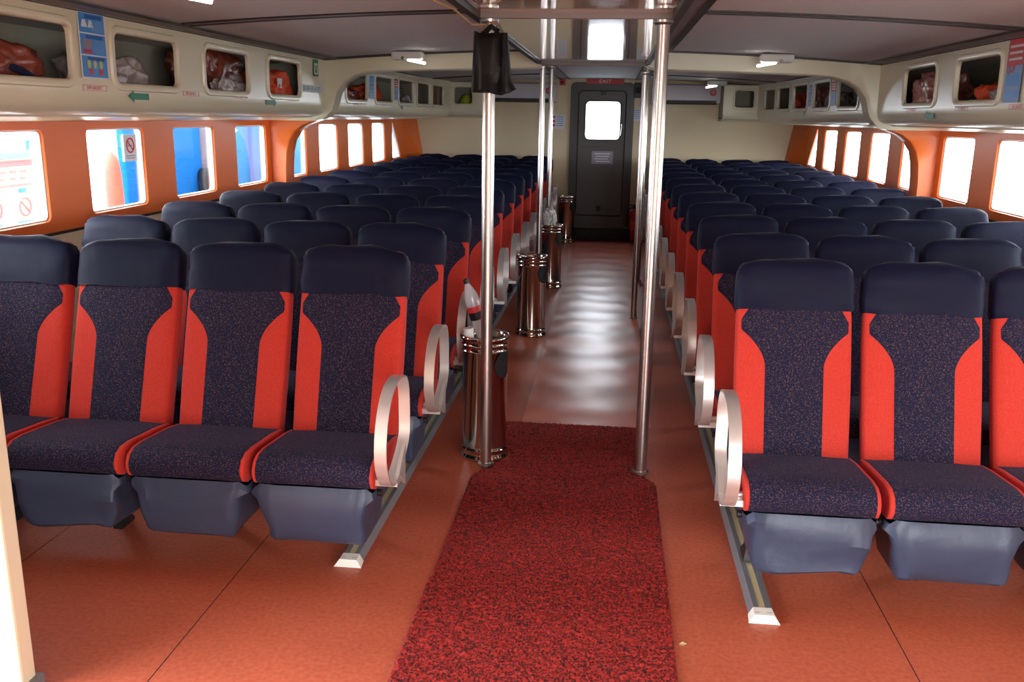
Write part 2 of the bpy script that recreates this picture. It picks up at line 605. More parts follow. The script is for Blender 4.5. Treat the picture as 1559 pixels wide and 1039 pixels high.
RING0, RING1 = 7.65, 7.85
mb, mg = MB(), MB()
for side in (-1, 1):
    for y0, y1 in ((Y0, RING0), (RING1, Y1)):
        e = lambda a, b: (side * a, side * b) if side > 0 else (-b, -a)
        for a, b in ((2.08, 2.115), (2.20, 2.235), (.44, .47), (.56, .60)):
            ceil_bar(mb, *e(a, b), y0, y1, .008, 2)
        ceil_bar(mg, *e(2.115, 2.20), y0, y1, .004, 2)
        ceil_bar(mg, *e(.47, .56), y0, y1, .004, 2)
    for yy in (2.55, 4.75, 9.7, 11.5):
        e = (.60, 2.08) if side > 0 else (-2.08, -.60)
        ceil_bar(mb, *e, yy, yy + .03, .008)
        ceil_bar(mg, *e, yy + .03, yy + .10, .004)
        ceil_bar(mb, *e, yy + .10, yy + .13, .008)
    for yy in (RING0 - .14, RING0 - .035, RING1 + .0):
        e = (.60, 2.2) if side > 0 else (-2.2, -.60)
        ceil_bar(mb, *e, yy, yy + .03, .008)
mb.build('panel_joint', M['trim'], ceiling, smooth=False)
mg.build('joint_band', M['trim_grey'], ceiling, smooth=False)

# transverse ring frame: beam and knees, cream above the windows, orange beside them
half = [(0, 2.112), (.40, 2.110), (.47, 2.078), (.7, 2.070), (1.2, 2.06), (1.7, 2.047), (1.86, 2.035), (1.98, 2.005), (2.08, 1.95), (2.14, 1.87), (2.165, 1.78), (2.19, 1.72), (2.24, 1.67), (2.33, 1.635)]
half2 = [(2.33, 1.635), (2.43, 1.60), (2.51, 1.545), (2.56, 1.47), (2.585, 1.37), (2.597, 1.24), (2.60, 1.06)]
half3 = [(2.60, 1.06), (2.60, .5), (2.60, 0.002)]


def frame_strip(pts, side, nm, m, parent=None):
    """solid strip between the inner edge pts and the hull"""
    mb = MB()
    inner = [(XC + side * d, z) for d, z in pts]
    outer = []
    for d, z in pts:
        if z > 1.9 and d < 2.13:
            outer.append((XC + side * d, ceil_z(d) + .01))
        elif z > 1.64:
            outer.append((XC + side * (HW + .01), max(z, 1.66) + .25 * max(0, (2.3 - d)) + .2 * (d < 2.3)))
        else:
            outer.append((XC + side * (HW + .005), min(z, 1.66)))
    r = .012
    rings = []
    for (a, b), (c, e) in zip(inner, outer):
        rings.append([(c, RING0, e), (a + (c - a) * .06, RING0, b + (e - b) * .06), (a, RING0 + r, b), (a, RING1 - r, b), (a + (c - a) * .06, RING1, b + (e - b) * .06), (c, RING1, e)])
    mb.loops(rings, True, True, True)
    return mb.build(nm, m, parent, angle=50)


for side, nm in ((-1, 'trim_4'), (1, 'trim_5')):
    r_ = struct(frame_strip(half, side, nm, M['cream']))
    frame_strip(half2, side, 'orange_knee', M['orange'], r_)
    frame_strip(half3, side, 'lower_leg', M['cream_wall'], r_)

# glossy lowered soffit over the aisle, up to the ring frame, with cross battens
mb = MB()
mb.rbox(-.60, .235, Y0 + .05, 4.17, 2.135, 2.22, .006)
mb.rbox(-.60, .235, 4.215, RING0 - .002, 2.125, 2.22, .006)
sof = struct(mb.build('trim_6', M['soffit'], angle=30))
mb = MB()
mb.rbox(-.62, .255, 4.176, 4.204, 2.114, 2.15, .004)
mb.rbox(-.60, .255, RING0 - .04, RING0 - .004, 2.098, 2.13, .008)
mb.build('cross_batten', M['trim_grey'], sof, angle=30)
mb = MB()
for x in (-.635, .235):
    mb.box(x, x + .035, Y0 + .05, RING0, 2.11, 2.2)
mb.build('edge_batten', M['trim'], sof, smooth=False)

# aisle sheet: glossy, slightly wavy vinyl with welded joints
mb = MB()
nx, ny = 20, 150
vs, fs = [], []
for j in range(ny + 1):
    y = 4.895 + (12.75 - 4.895) * j / ny
    for i in range(nx + 1):
        x = -.450 + .730 * i / nx
        e = min(i, nx - i) / nx
        z = .006 + .0042 * noise.noise(Vector((x * 2.6, y * 4.2, 0))) * min(1, e * 8) + .0022 * sin(y * 2 * pi / .46 + 1.5 * noise.noise(Vector((x * 3, y, 4)))) * min(1, e * 8)
        vs.append((x, y, max(z, .0008)))
for j in range(ny):
    for i in range(nx):
        a = j * (nx + 1) + i
        fs.append((a, a + 1, a + nx + 2, a + nx + 1))
mb.add(vs, fs)
tag(mb.build('aisle_runner', M['runner'], angle=80), 'glossy wavy terracotta vinyl sheet laid down the middle of the aisle', 'floor sheet')


# red coil mats
def coil_mat(name, inside, x0, x1, y0, y1, cell, label):
    rnd = random.Random(3)
    nx, ny = int((x1 - x0) / cell), int((y1 - y0) / cell)
    idx, vs, fs = {}, [], []
    ok = lambda i, j: inside(x0 + (i + .5) * cell, y0 + (j + .5) * cell)
    for j in range(ny):
        for i in range(nx):
            if not ok(i, j):
                continue
            q = []
            for a, b in ((i, j), (i + 1, j), (i + 1, j + 1), (i, j + 1)):
                if (a, b) not in idx:
                    brd = not (ok(a, b) and ok(a - 1, b) and ok(a, b - 1) and ok(a - 1, b - 1))
                    idx[a, b] = len(vs)
                    vs.append((x0 + (a + rnd.uniform(-.3, .3)) * cell, y0 + (b + rnd.uniform(-.3, .3)) * cell, .001 if brd else .006 + rnd.random() * .008))
                q.append(idx[a, b])
            fs.append(q)
    o = MB().add(vs, fs).build(name, M['carpet'], angle=180)
    return tag(o, label, 'mat')


def near_in(x, y):
    if y < 4.02:
        return -.615 + .015 * (y - 4) * .3 < x < .272
    if y < 4.16:
        k = (y - 4.02) / .14
        q = 1 - math.sqrt(max(0, 1 - k * k))
        return -.615 + .075 * q < x < .272 - .07 * q
    return -.54 < x < .205 and y < 4.89 and (x + .595) ** 2 + (y - 4.37) ** 2 > .136 ** 2


coil_mat('coil_mat', near_in, -.63, .29, 1.2, 4.9, .0072, 'red speckled coil mat in the foreground between the two steel poles')
coil_mat('coil_mat', lambda x, y: True, -.58, .36, 12.76, 13.08, .014, 'dark red coil mat at the foot of the grey door')


# ------------------------------------------------------------------ overhead lockers
OP_Z0, OP_Z1 = 1.828, 2.055


def face_d(y):
    """half width to the locker face: beyond the beam it closes in a little towards the bow"""
    return LF - .04 * max(0, y - 8.0)


def locker(side, y0, y1, ops, label, wdt):
    P = lambda y, z, d: (XC + side * (face_d(y) + d + .02 * (1.8 - z)), y, z)
    root = empty('overhead_locker', (0, 0, 0))
    tag(root, label, 'locker', 'overhead luggage lockers')
    top = ceil_z(LF) + .03
    edge = [y0] + [(ops[i] + wdt + ops[i + 1]) / 2 for i in range(len(ops) - 1)] + [y1]
    mb = MB()
    for i, y in enumerate(ops):
        holed(mb, (edge[i], edge[i + 1], 1.79, top), (y, y + wdt, OP_Z0, OP_Z1), .035, P, [(.042, 0), (.036, .0), (.002, .0)])
    mb.build('face_panel', M['cream'], root, angle=25)
    for i, y in enumerate(ops):
        fr = MB()
        hole = (y, y + wdt, OP_Z0, OP_Z1)
        rings = [[P(u, v, d) for u, v in rrect(hole[0] - g, hole[1] + g, hole[2] - g, hole[3] + g, .035 + max(g, -.01))]
                 for g, d in ((.040, .001), (.034, -.010), (.012, -.012), (.004, -.008), (0, .0), (0, .016))]
        fr.loops(rings)
        fr.build('opening_frame', M['cream'], root, angle=50)
    # rounded underside
    prof = [(0, 1.79), (.002, 1.76), (.012, 1.725), (.035, 1.695), (.075, 1.678), (.12, 1.672), (.125, 1.664), (.2, 1.658), (.36, 1.645), (.5, 1.636)]
    mb = MB()
    mb.loops([[(XC + side * min(face_d(y) + d, HW), y, z) for d, z in prof[:-1]] + [(XC + side * HW, y, prof[-1][1])] for y in (y0, max(y0, min(8.0, y1 - .01)), y1)], False)
    mb.build('underside', M['cream'], root, angle=50)
    mb = MB()
    a, b = XC + side * (LF + .10), XC + side * (HW - .002)
    mb.box(min(a, b), max(a, b), y0, y1, 1.70, 1.722)
    c = XC + side * (HW - .03)
    mb.box(min(c, b), max(c, b), y0, y1, 1.722, 2.11)
    for i in (0, len(ops)):
        yy = min(max(edge[i], y0 + .01), y1 - .03)
        mb.box(min(a, b), max(a, b), yy, yy + .015, 1.722, 2.10)
    mb.build('inner_shelf', M['inner'], root, smooth=False)
    return root


NEAR_OPS = [2.30, 3.315, 4.33, 5.335, 6.35]
FAR_OPS = [8.22, 9.11, 9.97, 10.77, 11.53]
locker(-1, 2.27, RING0 + .01, NEAR_OPS, 'cream overhead locker along the left wall nearest the camera, blue poster on its face', .645)
locker(1, 1.6, RING0 + .01, NEAR_OPS, 'cream overhead locker along the right wall nearest the camera, red poster at frame edge', .645)
locker(-1, RING1 - .01, 12.596, FAR_OPS, 'cream overhead locker along the left wall beyond the beam', .61)
locker(1, RING1 - .01, 12.596, FAR_OPS, 'cream overhead locker along the right wall beyond the beam', .61)

for side, lab in ((-1, 'cream corner locker on the front bulkhead left of the aisle, yellow float inside'),
                  (1, 'cream corner locker on the front bulkhead right of the aisle, empty opening')):
    root = empty('corner_locker', (XC + side * 1.92, 12.6, 1.79))
    tag(root, lab, 'locker', 'corner lockers')
    P = lambda u, v, d: (-side * u, d, v)
    w0, w1 = -.31, .32
    mb = MB()
    hole = (-.07, .17, .065, .275)
    holed(mb, (w0, w1, 0, .345), hole, .03, P, [(.03, 0), (.024, -.008), (.006, -.008), (0, 0), (0, .03)])
    mb.build('face_panel', M['cream'], root, angle=30)
    xs = sorted((-side * w0, -side * w1))
    b = MB()
    b.box(xs[0], xs[1], .06, .498, -.10, -.085)
    b.box(xs[0], xs[1], .47, .498, -.085, .345)
    for x in (xs[0], xs[1] - .012):
        b.box(x, x + .012, .002, .498, -.06, .345)
    b.build('inner_shelf', M['inner'], root, smooth=False)
    pr = [(0, 0), (.002, -.03), (.015, -.06), (.045, -.085), (.10, -.10), (.498, -.12)]
    u = MB().loops([[(x, y, z) for y, z in pr] for x in xs], False)
    u.build('underside', M['cream'], root, angle=50)


# ------------------------------------------------------------------ things inside the lockers
def blob(name, loc, size, m, label, cat, group=None, seed=0, amp=.26, ex=4.0, rot=0, fr=10.0):
    bm = bmesh.new()
    bmesh.ops.create_icosphere(bm, subdivisions=5, radius=1)
    vs = []
    bm.verts.index_update()
    for v in bm.verts:
        p = v.co
        k = (abs(p.x) ** ex + abs(p.y) ** ex + abs(p.z) ** ex) ** (-1 / ex)
        q = Vector((p.x * k, p.y * k, p.z * k))
        n = noise.fractal(Vector((q.x * 1.6 + seed * 7.1, q.y * 1.6, q.z * 1.6)), 1, 2, 4) * amp
        n += amp * (.25 - .8 * abs(noise.noise(Vector((q.x * fr * .35 + seed, q.y * fr * .35, q.z * fr * .25)))))
        q *= (1 + n)
        vs.append((q.x * size[0] / 2, q.y * size[1] / 2, max(q.z, -1) * size[2] / 2 + size[2] / 2))
    fs = [[q.index for q in f.verts] for f in bm.faces]
    bm.free()
    o = MB().add(vs, fs).build(name, m, angle=70)
    o.location = loc
    o.rotation_euler = (0, 0, rot)
    if label:
        tag(o, label, cat, group)
    return o


def inloc(side, y, d=.2):
    return (XC + side * (LF + d), y, 1.7225)


G = 'stowed bundles in the lockers'
b0 = blob('life_jacket_bundle', inloc(-1, 3.66, .22), (.26, .52, .24), M['lj_rust'], 'rust orange life jacket bundle in the leftmost locker opening', 'life jacket', G, 1)
mb = MB().tube([(-.02, -.24, .20), (.10, -.08, .17), (.145, .06, .13), (.13, .17, .10)], .016, 6)
mb.build('strap', M['lj_navy'], b0)['label'] = 'navy webbing strap'
blob('plastic_bag', inloc(-1, 4.56, .20), (.26, .52, .23), M['lj_plastic'], 'pinkish clear plastic bag bundle in the left locker right of the blue poster', 'bag', G, 2)
blob('life_jacket_bundle', inloc(-1, 6.02, .29), (.24, .74, .34), M['lj_rust'], 'tall brown wrapped bundle in the third near locker opening on the left', 'life jacket', G, 3)
blob('plastic_bag', inloc(-1, 5.84, .075), (.07, .40, .17), M['lj_plastic'], 'pale plastic bag lying before the brown bundle in the left locker', 'bag', G, 4)
b1 = blob('life_jacket_bundle', inloc(-1, 6.76, .18), (.24, .50, .27), M['lj_orange'], 'bright orange life jacket with white label in left locker nearest the beam', 'life jacket', G, 5)
MB().box(.128, .132, -.10, -.01, .15, .22).build('label_patch', M['paper'], b1)['label'] = 'white cloth label'
blob('plastic_bag', inloc(1, 6.76, .17), (.24, .56, .31), M['lj_pink'], 'tall shiny pink wrapped bundle in the right locker nearest the beam', 'bag', G, 6, amp=.3)
blob('life_jacket_bundle', inloc(1, 5.82, .20), (.24, .24, .20), M['lj_orange'], 'small orange bundle in the right locker beside the red poster', 'life jacket', G, 7)
blob('plastic_bag', inloc(1, 5.46, .20), (.26, .36, .21), M['lj_plastic'], 'grey plastic bag beside the orange bundle in the right locker', 'bag', G, 8)
blob('life_jacket_bundle', inloc(-1, 8.72, .18), (.24, .44, .20), M['lj_rust'], 'dark red bundle in the first left locker opening beyond the beam', 'life jacket', G, 9)
blob('life_jacket_bundle', inloc(-1, 9.56, .18), (.24, .40, .27), M['lj_orange'], 'orange bundle between the far blue and red posters on the left', 'life jacket', G, 10)
blob('plastic_bag', inloc(-1, 11.10, .12), (.24, .30, .20), M['lj_plastic'], 'pale bag in the fourth left locker opening beyond the beam', 'bag', G, 12)
blob('life_jacket_bundle', inloc(1, 8.62, .24), (.24, .40, .20), M['lj_rust'], 'dark bundle in the first right locker opening beyond the beam', 'life jacket', G, 13)
blob('plastic_bag', inloc(1, 9.62, .16), (.22, .34, .24), M['lj_plastic'], 'pale plastic bag in the second right locker opening beyond the beam', 'bag', G, 14)
blob('plastic_bag', inloc(1, 10.45, .14), (.22, .34, .30), M['lj_pink'], 'pinkish bag in the third right locker opening beyond the beam', 'bag', G, 15)
blob('life_jacket_bundle', inloc(1, 11.25, .12), (.24, .34, .26), M['lj_orange'], 'red orange bundle in the fourth right locker opening beyond the beam', 'life jacket', G, 16)
blob('yellow_float', (XC - 1.86, 12.80, 1.706), (.17, .17, .27), M['lj_yellow'], 'yellow green round float in the far left corner locker', 'float', None, 17, amp=.03, ex=2)

# ------------------------------------------------------------------ seats
SE = 6.0


def sup(a, n=28, ex=SE):
    c, s = cos(a), sin(a)
    return (math.copysign(abs(c) ** (2 / ex), c), math.copysign(abs(s) ** (2 / ex), s))


# back axis: front face line from bottom (y -.235, z .46) to top (y 0, z 1.165)
BB, BT = Vector((0, -.245, .43)), Vector((0, .0, 1.17))
BD = (BT - BB).normalized()
BN = Vector((0, -BD.z, BD.y))       # towards the sitter
BL = (BT - BB).length


def bpt(x, s, n):
    """x across, s metres up the back, n metres in front of the back's mid plane"""
    p = BB + BD * s + BN * n
    return Vector((x, p.y, p.z))


def bw(s):
    return .212 + .006 * sin(pi * min(1, s / BL))


def bt(s):
    return .052 - .012 * s / BL


def build_seat_meshes():
    parts = {}
    ring = [sup(2 * pi * j / 32 + pi / 32) for j in range(32)]

    def front(x, s):
        k = min(.999, abs(x) / bw(s))
        return bt(s) * (1 - k ** SE) ** (1 / SE)

    mb = MB()
    rows = [(0, .93, .8), (.01, 1, 1)] + [(BL * i / 10, 1, 1) for i in range(1, 10)] + [(BL - .03, .97, .9), (BL - .012, .93, .6), (BL - .006, .86, .3)]
    mb.loops([[bpt(c * bw(s) * a, s, n * bt(s) * b - .045) for c, n in ring] for s, a, b in rows], True, True, True)
    parts['backrest'] = (mb, M['red_cloth'])

    # dark hourglass panel on the front
    mb = MB()
    def hw(s):
        z = s / BL
        a, b = .465, .65
        if z < a:
            return .108 + .004 * z
        if z < b:
            t = (z - a) / (b - a)
            return .1097 + (.202 - .1097) * t ** 1.9
        if z < .70:
            return .202
        return max(.17, .202 - .6 * (z - .70) * BL)
    ns, nc = 44, 12
    rows = []
    for i in range(ns + 1):
        s = .01 + (.755 * BL) * i / ns
        r = []
        groove = .005 * math.exp(-((s - .43 * BL) / .008) ** 2)
        for j in range(nc + 1):
            u = -1 + 2 * j / nc
            x = u * hw(s)
            e = min(1, (1 - abs(u)) * 6)
            r.append(bpt(x, s, front(x, s) - .045 + .0008 + .0045 * e - groove * e))
        rows.append(r)
    mb.loops(rows, False)
    parts['back_panel'] = (mb, M['navy_cloth'])

    # rear shell
    mb = MB()
    rows = []
    for i in range(9):
        s = .02 + (BL - .08) * i / 8
        rows.append([bpt(x, s, -front(x * 1.0, s) - .0475) for x in [bw(s) * .93 * (-1 + 2 * j / 6) for j in range(7)]])
    mb.loops(rows, False)
    parts['back_shell'] = (mb, M['cover'])

    # cushion
    prof = [(-.215, .375), (-.215, .455), (-.30, .470), (-.42, .482), (-.52, .492), (-.58, .490), (-.615, .474), (-.633, .445), (-.634, .415), (-.62, .388), (-.585, .372), (-.45, .366), (-.32, .368)]
    cy = sum(p[0] for p in prof) / len(prof); cz = sum(p[1] for p in prof) / len(prof)
    mb = MB()
    def pr(x, k):
        return [(x, cy + (y - cy) * (1 - k * .035), cz + (z - cz) * (1 - k * .16) + .004 * (1 - (x / .2) ** 2)) for y, z in prof]
    mb.loops([pr(-.212, .6)] + [pr(x, max(0, (abs(x) - .185) / .03) * .5) for x in (-.208, -.195, -.12, -.05, .05, .12, .195, .208)] + [pr(.212, .6)], True, True, True)
    parts['seat_cushion'] = (mb, M['navy_cloth'])
    for k, sg in enumerate((-1, 1)):
        mb = MB()
        mb.loops([pr(sg * .2105, .75), pr(sg * .2125, .45), pr(sg * .219, .35), pr(sg * .223, .6), pr(sg * .225, 1.2)], True, True, True)
        parts['cushion_side' + str(k)] = (mb, M['red_cloth'])

    # nylon pouch below the cushion, three crumplings
    for var in range(3):
        mb = MB()
        rows = []
        n = 64
        for i, (z, hx, ya, yb) in enumerate([(.388, .206, -.628, -.35), (.365, .208, -.640, -.34), (.33, .205, -.645, -.34), (.29, .199, -.645, -.34), (.25, .192, -.640, -.35), (.21, .186, -.636, -.36), (.182, .181, -.632, -.37), (.168, .170, -.616, -.39)]):
            r = []
            for j in range(n):
                c, s_ = sup(2 * pi * j / n + .03, ex=11)
                x, y = c * hx, (ya + yb) / 2 - s_ * (yb - ya) / 2
                q = Vector((x * 8 + var * 13, y * 9, z * 11))
                amp = .020 if z < .375 else .006
                cr = abs(noise.noise(q * 1.3 + Vector((3, 1, 7)))) + .55 * abs(noise.noise(q * 3.1))       # sharp creases
                x += amp * noise.noise(q)
                y += (amp * 1.1 * noise.noise(q + Vector((5, 3, 1))) + amp * .9 * (cr - .2)) * (1 if z < .385 else .3)
                zz = z + (.016 * noise.noise(q * .8 + Vector((1, 9, 4))) if z < .375 else 0)
                if z > .34 and abs(c) > .95 and s_ > .3:      # pulled corners
                    x += math.copysign(.016 + .022 * max(0, noise.noise(Vector((var * 3.1, c, 2)))), c)
                    zz -= .016
                r.append((x, y, zz))
            rows.append(r)
        mb.loops(rows, True, False, True)
        parts['pouch' + str(var)] = (mb, M['pouch'])

        # headrest cover, three wrinklings
        mb = MB()
        rows = []
        n = 44
        S0 = .752 * BL
        seq = [(S0, 1.0, 1.0), (S0 + .02, 1.012, 1.04), (S0 + .05, 1.015, 1.08), (S0 + .09, 1.01, 1.12), (S0 + .12, 1.01, 1.14), (BL - .04, 1.0, 1.12), (BL - .02, .985, 1.02), (BL - .003, .96, .84), (BL + .009, .92, .58), (BL + .015, .84, .30), (BL + .017, .7, .08)]
        for i, (s, a, b) in enumerate(seq):
            r = []
            for j in range(n):
                c, nn = sup(2 * pi * j / n + .05, ex=5)
                x = c * (bw(s) + .006) * a
                t = nn * (bt(s) + .010) * b
                q = Vector((x * 6 + var * 17, t * 8, s * 22))
                wv = noise.noise(q) * .008 + .006 * noise.noise(Vector((x * 14 + var * 9, t * 5, s * 40)))
                ss = s + (.011 * noise.noise(Vector((x * 9 + var * 5, t * 20, 0))) if i == 0 or i > 7 else 0)
                drop = .030 * min(1, abs(c) ** 3.5) * (.35 + .65 * (i - 5) / 5) if i > 5 else 0
                r.append(bpt(x + wv * .5 * c, ss - drop, t + wv - .045))
            rows.append(r)
        mb.loops(rows, True, False, True)
        parts['headrest_cover' + str(var)] = (mb, M['cover'])

    # under-seat beams
    mb = MB()
    for y in (-.56, -.30):
        mb.tube([(-.239, y, .352), (.239, y, .352)], .013, 8)
    mb.box(-.19, -.17, -.60, -.22, .345, .372)
    mb.box(.17, .19, -.60, -.22, .345, .372)
    parts['seat_frame'] = (mb, M['frame'])

    # pedestal leg
    for nm, z0 in (('leg_floor', .0005), ('leg_track', .031)):
        mb = MB()
        mb.loops([[(-.02, -.29, z0), (.02, -.29, z0), (.02, -.19, z0), (-.02, -.19, z0)],
                  [(-.02, -.29, z0 + .015), (.02, -.29, z0 + .015), (.02, -.19, z0 + .015), (-.02, -.19, z0 + .015)],
                  [(-.012, -.27, z0 + .04), (.012, -.27, z0 + .04), (.012, -.21, z0 + .04), (-.012, -.21, z0 + .04)],
                  [(-.012, -.30, .30), (.012, -.30, .30), (.012, -.23, .30), (-.012, -.23, .30)],
                  [(-.012, -.56, .342), (.012, -.56, .342), (.012, -.24, .342), (-.012, -.24, .342)]], True, True, True)
        parts[nm] = (mb, M['frame'])

    # armrest: a loop of flat aluminium band on a bracket, on the +x side
    loop = [(-.755, .500), (-.780, .560), (-.772, .640), (-.735, .712), (-.680, .762), (-.610, .786), (-.530, .788), (-.455, .765), (-.420, .705), (-.415, .620), (-.420, .540), (-.480, .490), (-.580, .446), (-.650, .430), (-.715, .452)]
    # smooth the loop
    pts = []
    nL = len(loop)
    for i in range(nL):
        p0, p1, p2, p3 = [Vector((*loop[(i + k - 1) % nL], 0)) for k in range(4)]
        for t in (0, .5):
            pts.append(.5 * ((2 * p1) + (-p0 + p2) * t + (2 * p0 - 5 * p1 + 4 * p2 - p3) * t * t + (-p0 + 3 * p1 - 3 * p2 + p3) * t ** 3))
    for nm, sg in (('armrest_r', 1), ('armrest_l', -1)):
        mb = MB()
        rings = []
        m_ = len(pts)
        for i, p in enumerate(pts):
            t = (pts[(i + 1) % m_] - pts[i - 1]).normalized()
            nrm = Vector((t.y, -t.x, 0))
            a, b = p + nrm * .0035, p - nrm * .0035
            x0, x1 = sg * .272, sg * .314
            rings.append([(x0, a.x, a.y), (x1, a.x, a.y), (x1, b.x, b.y), (x0, b.x, b.y)])
        rings.append(rings[0])
        mb.loops(rings)
        parts[nm] = (mb, M['alu'])
        mb = MB()
        x0, x1 = sorted((sg * .299, sg * .313))
        mb.loops([[(x0, -.60, .445), (x0, -.49, .52), (x0, -.50, .37), (x0, -.545, .41)], [(x1, -.60, .445), (x1, -.49, .52), (x1, -.50, .37), (x1, -.545, .41)]], True, True, True)
        x0, x1 = sorted((sg * .225, sg * .306))
        mb.tube([(x0, -.56, .425), (x1, -.56, .425)], .011, 8)
        mb.box(x0, x1, -.60, -.52, .395, .418)
        parts['bracket_' + nm[-1]] = (mb, M['alu'])
    return parts


SP = build_seat_meshes()
SEATMESH = {}
for k, (mb, m) in SP.items():
    nm = k.rstrip('0123456789')
    for suf in ('_floor', '_track', '_r', '_l'):
        if nm.endswith(suf):
            nm = nm[:-len(suf)]
    o = mb.build(nm, m, angle=26 if nm == 'pouch' else 55)
    SEATMESH[k] = (nm, o.data)
    bpy.data.objects.remove(o)


def part(key, parent, loc=None):
    nm, me = SEATMESH[key]
    o = bpy.data.objects.new(nm, me)
    COL.objects.link(o)
    o.parent = parent
    if loc:
        o.location = loc
    return o


def make_seat(var, block, aisle):
    """block -1 left, 1 right; the aisle side is opposite"""
    r = empty('passenger_seat')
    part('backrest', r); part('back_panel', r)['label'] = 'dark navy patterned hourglass panel'
    part('back_shell', r)
    part('headrest_cover%d' % var, r)['label'] = 'navy slip cover'
    part('seat_cushion', r)
    for k in (0, 1):
        part('cushion_side%d' % k, r)
    part('pouch%d' % var, r)['label'] = 'slate blue nylon pouch'
    part('seat_frame', r)
    if aisle:
        part('leg_track', r, (.076 if block < 0 else -.136, 0, 0))
        a = part('armrest_r' if block < 0 else 'armrest_l', r)
        b = part('bracket_r' if block < 0 else 'bracket_l', a)
    else:
        part('leg_floor', r)
    return r


SEAT_XL, SEAT_XR, SEAT_S, SEAT_Y, SEAT_P = -1.026, .726, .48, 3.584, .8285
ROWN = ['front', 'second', 'third', 'fourth', 'fifth', 'sixth', 'seventh', 'eighth', 'ninth', 'tenth', 'eleventh', 'rearmost twelfth']
COLN = ['beside the aisle', 'second from the aisle', 'second from the window', 'beside the window']
protos = {}
for block in (-1, 1):
    for row in range(12):
        for c in range(4):
            var = (row * 3 + c * 2 + (block > 0)) % 3
            key = (var, block, c == 0)
            if key not in protos:
                protos[key] = o = make_seat(*key)
            else:
                o = copy_tree(protos[key])
            x = SEAT_XL - c * SEAT_S if block < 0 else SEAT_XR + c * SEAT_S
            o.location = (x, SEAT_Y + row * SEAT_P, 0)
            rn = ROWN[row]
            tag(o, 'navy and red seat in %s block, %s row%s, %s' % ('left' if block < 0 else 'right', rn, '' if row in (0, 11) else ' back', COLN[c]), 'seat',
                'seats in the %s block' % ('left' if block < 0 else 'right'))

# floor tracks along the aisle
for x, y0, lab in ((-.95, 3.10, 'grey metal seat track on the floor under the left aisle seats'), (.59, 2.90, 'grey metal seat track on the floor under the right aisle seats')):
    r = empty('seat_track', (x, y0, 0))
    tag(r, lab, 'track', 'seat tracks')
    L = 12.85 - y0
    prof = [(-.046, .0005), (-.030, .028), (-.012, .028), (-.012, .024), (.012, .024), (.012, .028), (.030, .028), (.046, .0005)]
    mb = MB().loops([[(a, y, z) for a, z in prof] for y in (.028, L)], False)
    mb.build('track_body', M['alu_dark'], r, angle=20)
    MB().box(-.0115, .0115, .028, L, .0238, .0262).build('insert_strip', M['strip'], r, smooth=False)
    mb = MB().loops([[(-.054, 0, .0005), (.054, 0, .0005), (.034, .012, .027), (-.034, .012, .027)], [(-.048, .06, .0005), (.048, .06, .0005), (.032, .06, .0295), (-.032, .06, .0295)]], True, True, True)
    mb.build('end_cap', M['white'], r, smooth=False)['label'] = 'white bevelled end cap'

# ------------------------------------------------------------------ poles
POLES = [(-.565, 4.208, 2.113, .0285, 'steel pole left of the near red mat, black bag hanging at its top'),
         (.198, 4.208, 2.113, .0300, 'thickest steel pole, right of the near red mat'),
         (-.61, 7.945, 2.20, .025, 'steel pole left of the aisle behind the second bin'),
         (.24, 7.80, 2.064, .025, 'steel pole right of the aisle under the cross beam'),
         (-.655, 9.75, 2.20, .025, 'farthest steel pole, left of the aisle behind the third bin'),
         (.325, 9.75, 2.20, .025, 'farthest steel pole right of the aisle, nearly hidden by nearer poles')]
for x, y, h, r, lab in POLES:
    e = empty('grab_pole', (x, y, 0))
    tag(e, lab, 'pole', 'grab poles along the aisle')
    MB().lathe([(r, .004), (r, h - .002)], 24).build('tube', M['steel'], e)
    MB().lathe([(r + .012, .0145), (r + .012, .020), (r + .004, .026), (r + .002, .026)], 24, cap=True).build('base_flange', M['steel'], e, loc=(0, 0, -.0125 if not (y < 5) else 0))
    MB().lathe([(r + .004, h - .022), (r + .014, h - .012), (r + .014, h - .001)], 24).build('top_flange', M['steel'], e)


# ------------------------------------------------------------------ bins
def bin_(loc, lab, rz=0):
    e = empty('waste_bin', loc, (0, 0, rz))
    tag(e, lab, 'bin', 'waste bins beside the aisle')
    R = .112
    prof = [(R + .006, .001), (R + .012, .006), (R + .012, .016), (R + .004, .024), (R + .002, .05), (R + .006, .054), (R + .002, .06), (R, .07), (R, .56), (R + .005, .566), (R, .573), (R, .590), (R + .005, .596), (R, .603), (R, .615), (R + .010, .622), (R + .014, .632), (R + .008, .642), (R - .004, .644), (R - .012, .638), (R - .014, .60), (R - .016, .40)]
    MB().lathe(prof, 40).build('drum', M['chrome'], e, angle=60)
    MB().lathe([(R - .0165, .57), (R - .0165, .588), (.03, .590)], 24).build('liner', M['blackbag'], e)['label'] = 'black bin liner'
    mb = MB()
    rows = []
    for i in range(9):
        a = -.55 + 1.1 * i / 8
        h = math.sqrt(max(.0, 1 - (a / .56) ** 2)) * .07
        rows.append([((R + .0035) * cos(a), (R + .0035) * sin(a), z) for z in (.50 - h, .50 - h * .3, .50 + h * .3, .50 + h)])
    mb.loops(rows, False)
    mb.build('side_opening', M['black'], e)['label'] = 'dark oval opening'
    return e


bin_((-.595, 4.370, 0), 'polished steel bin behind the near left pole, bottle sticking out', radians(-25))
bin_((-.592, 7.06, 0), 'polished steel bin in mid aisle, second from the camera', radians(-30))
bin_((-.585, 9.20, 0), 'polished steel bin in the aisle, third from the camera', radians(-30))
bin_((-.600, 12.62, 0), 'polished steel bin left of the grey door, farthest of the four', radians(-30))

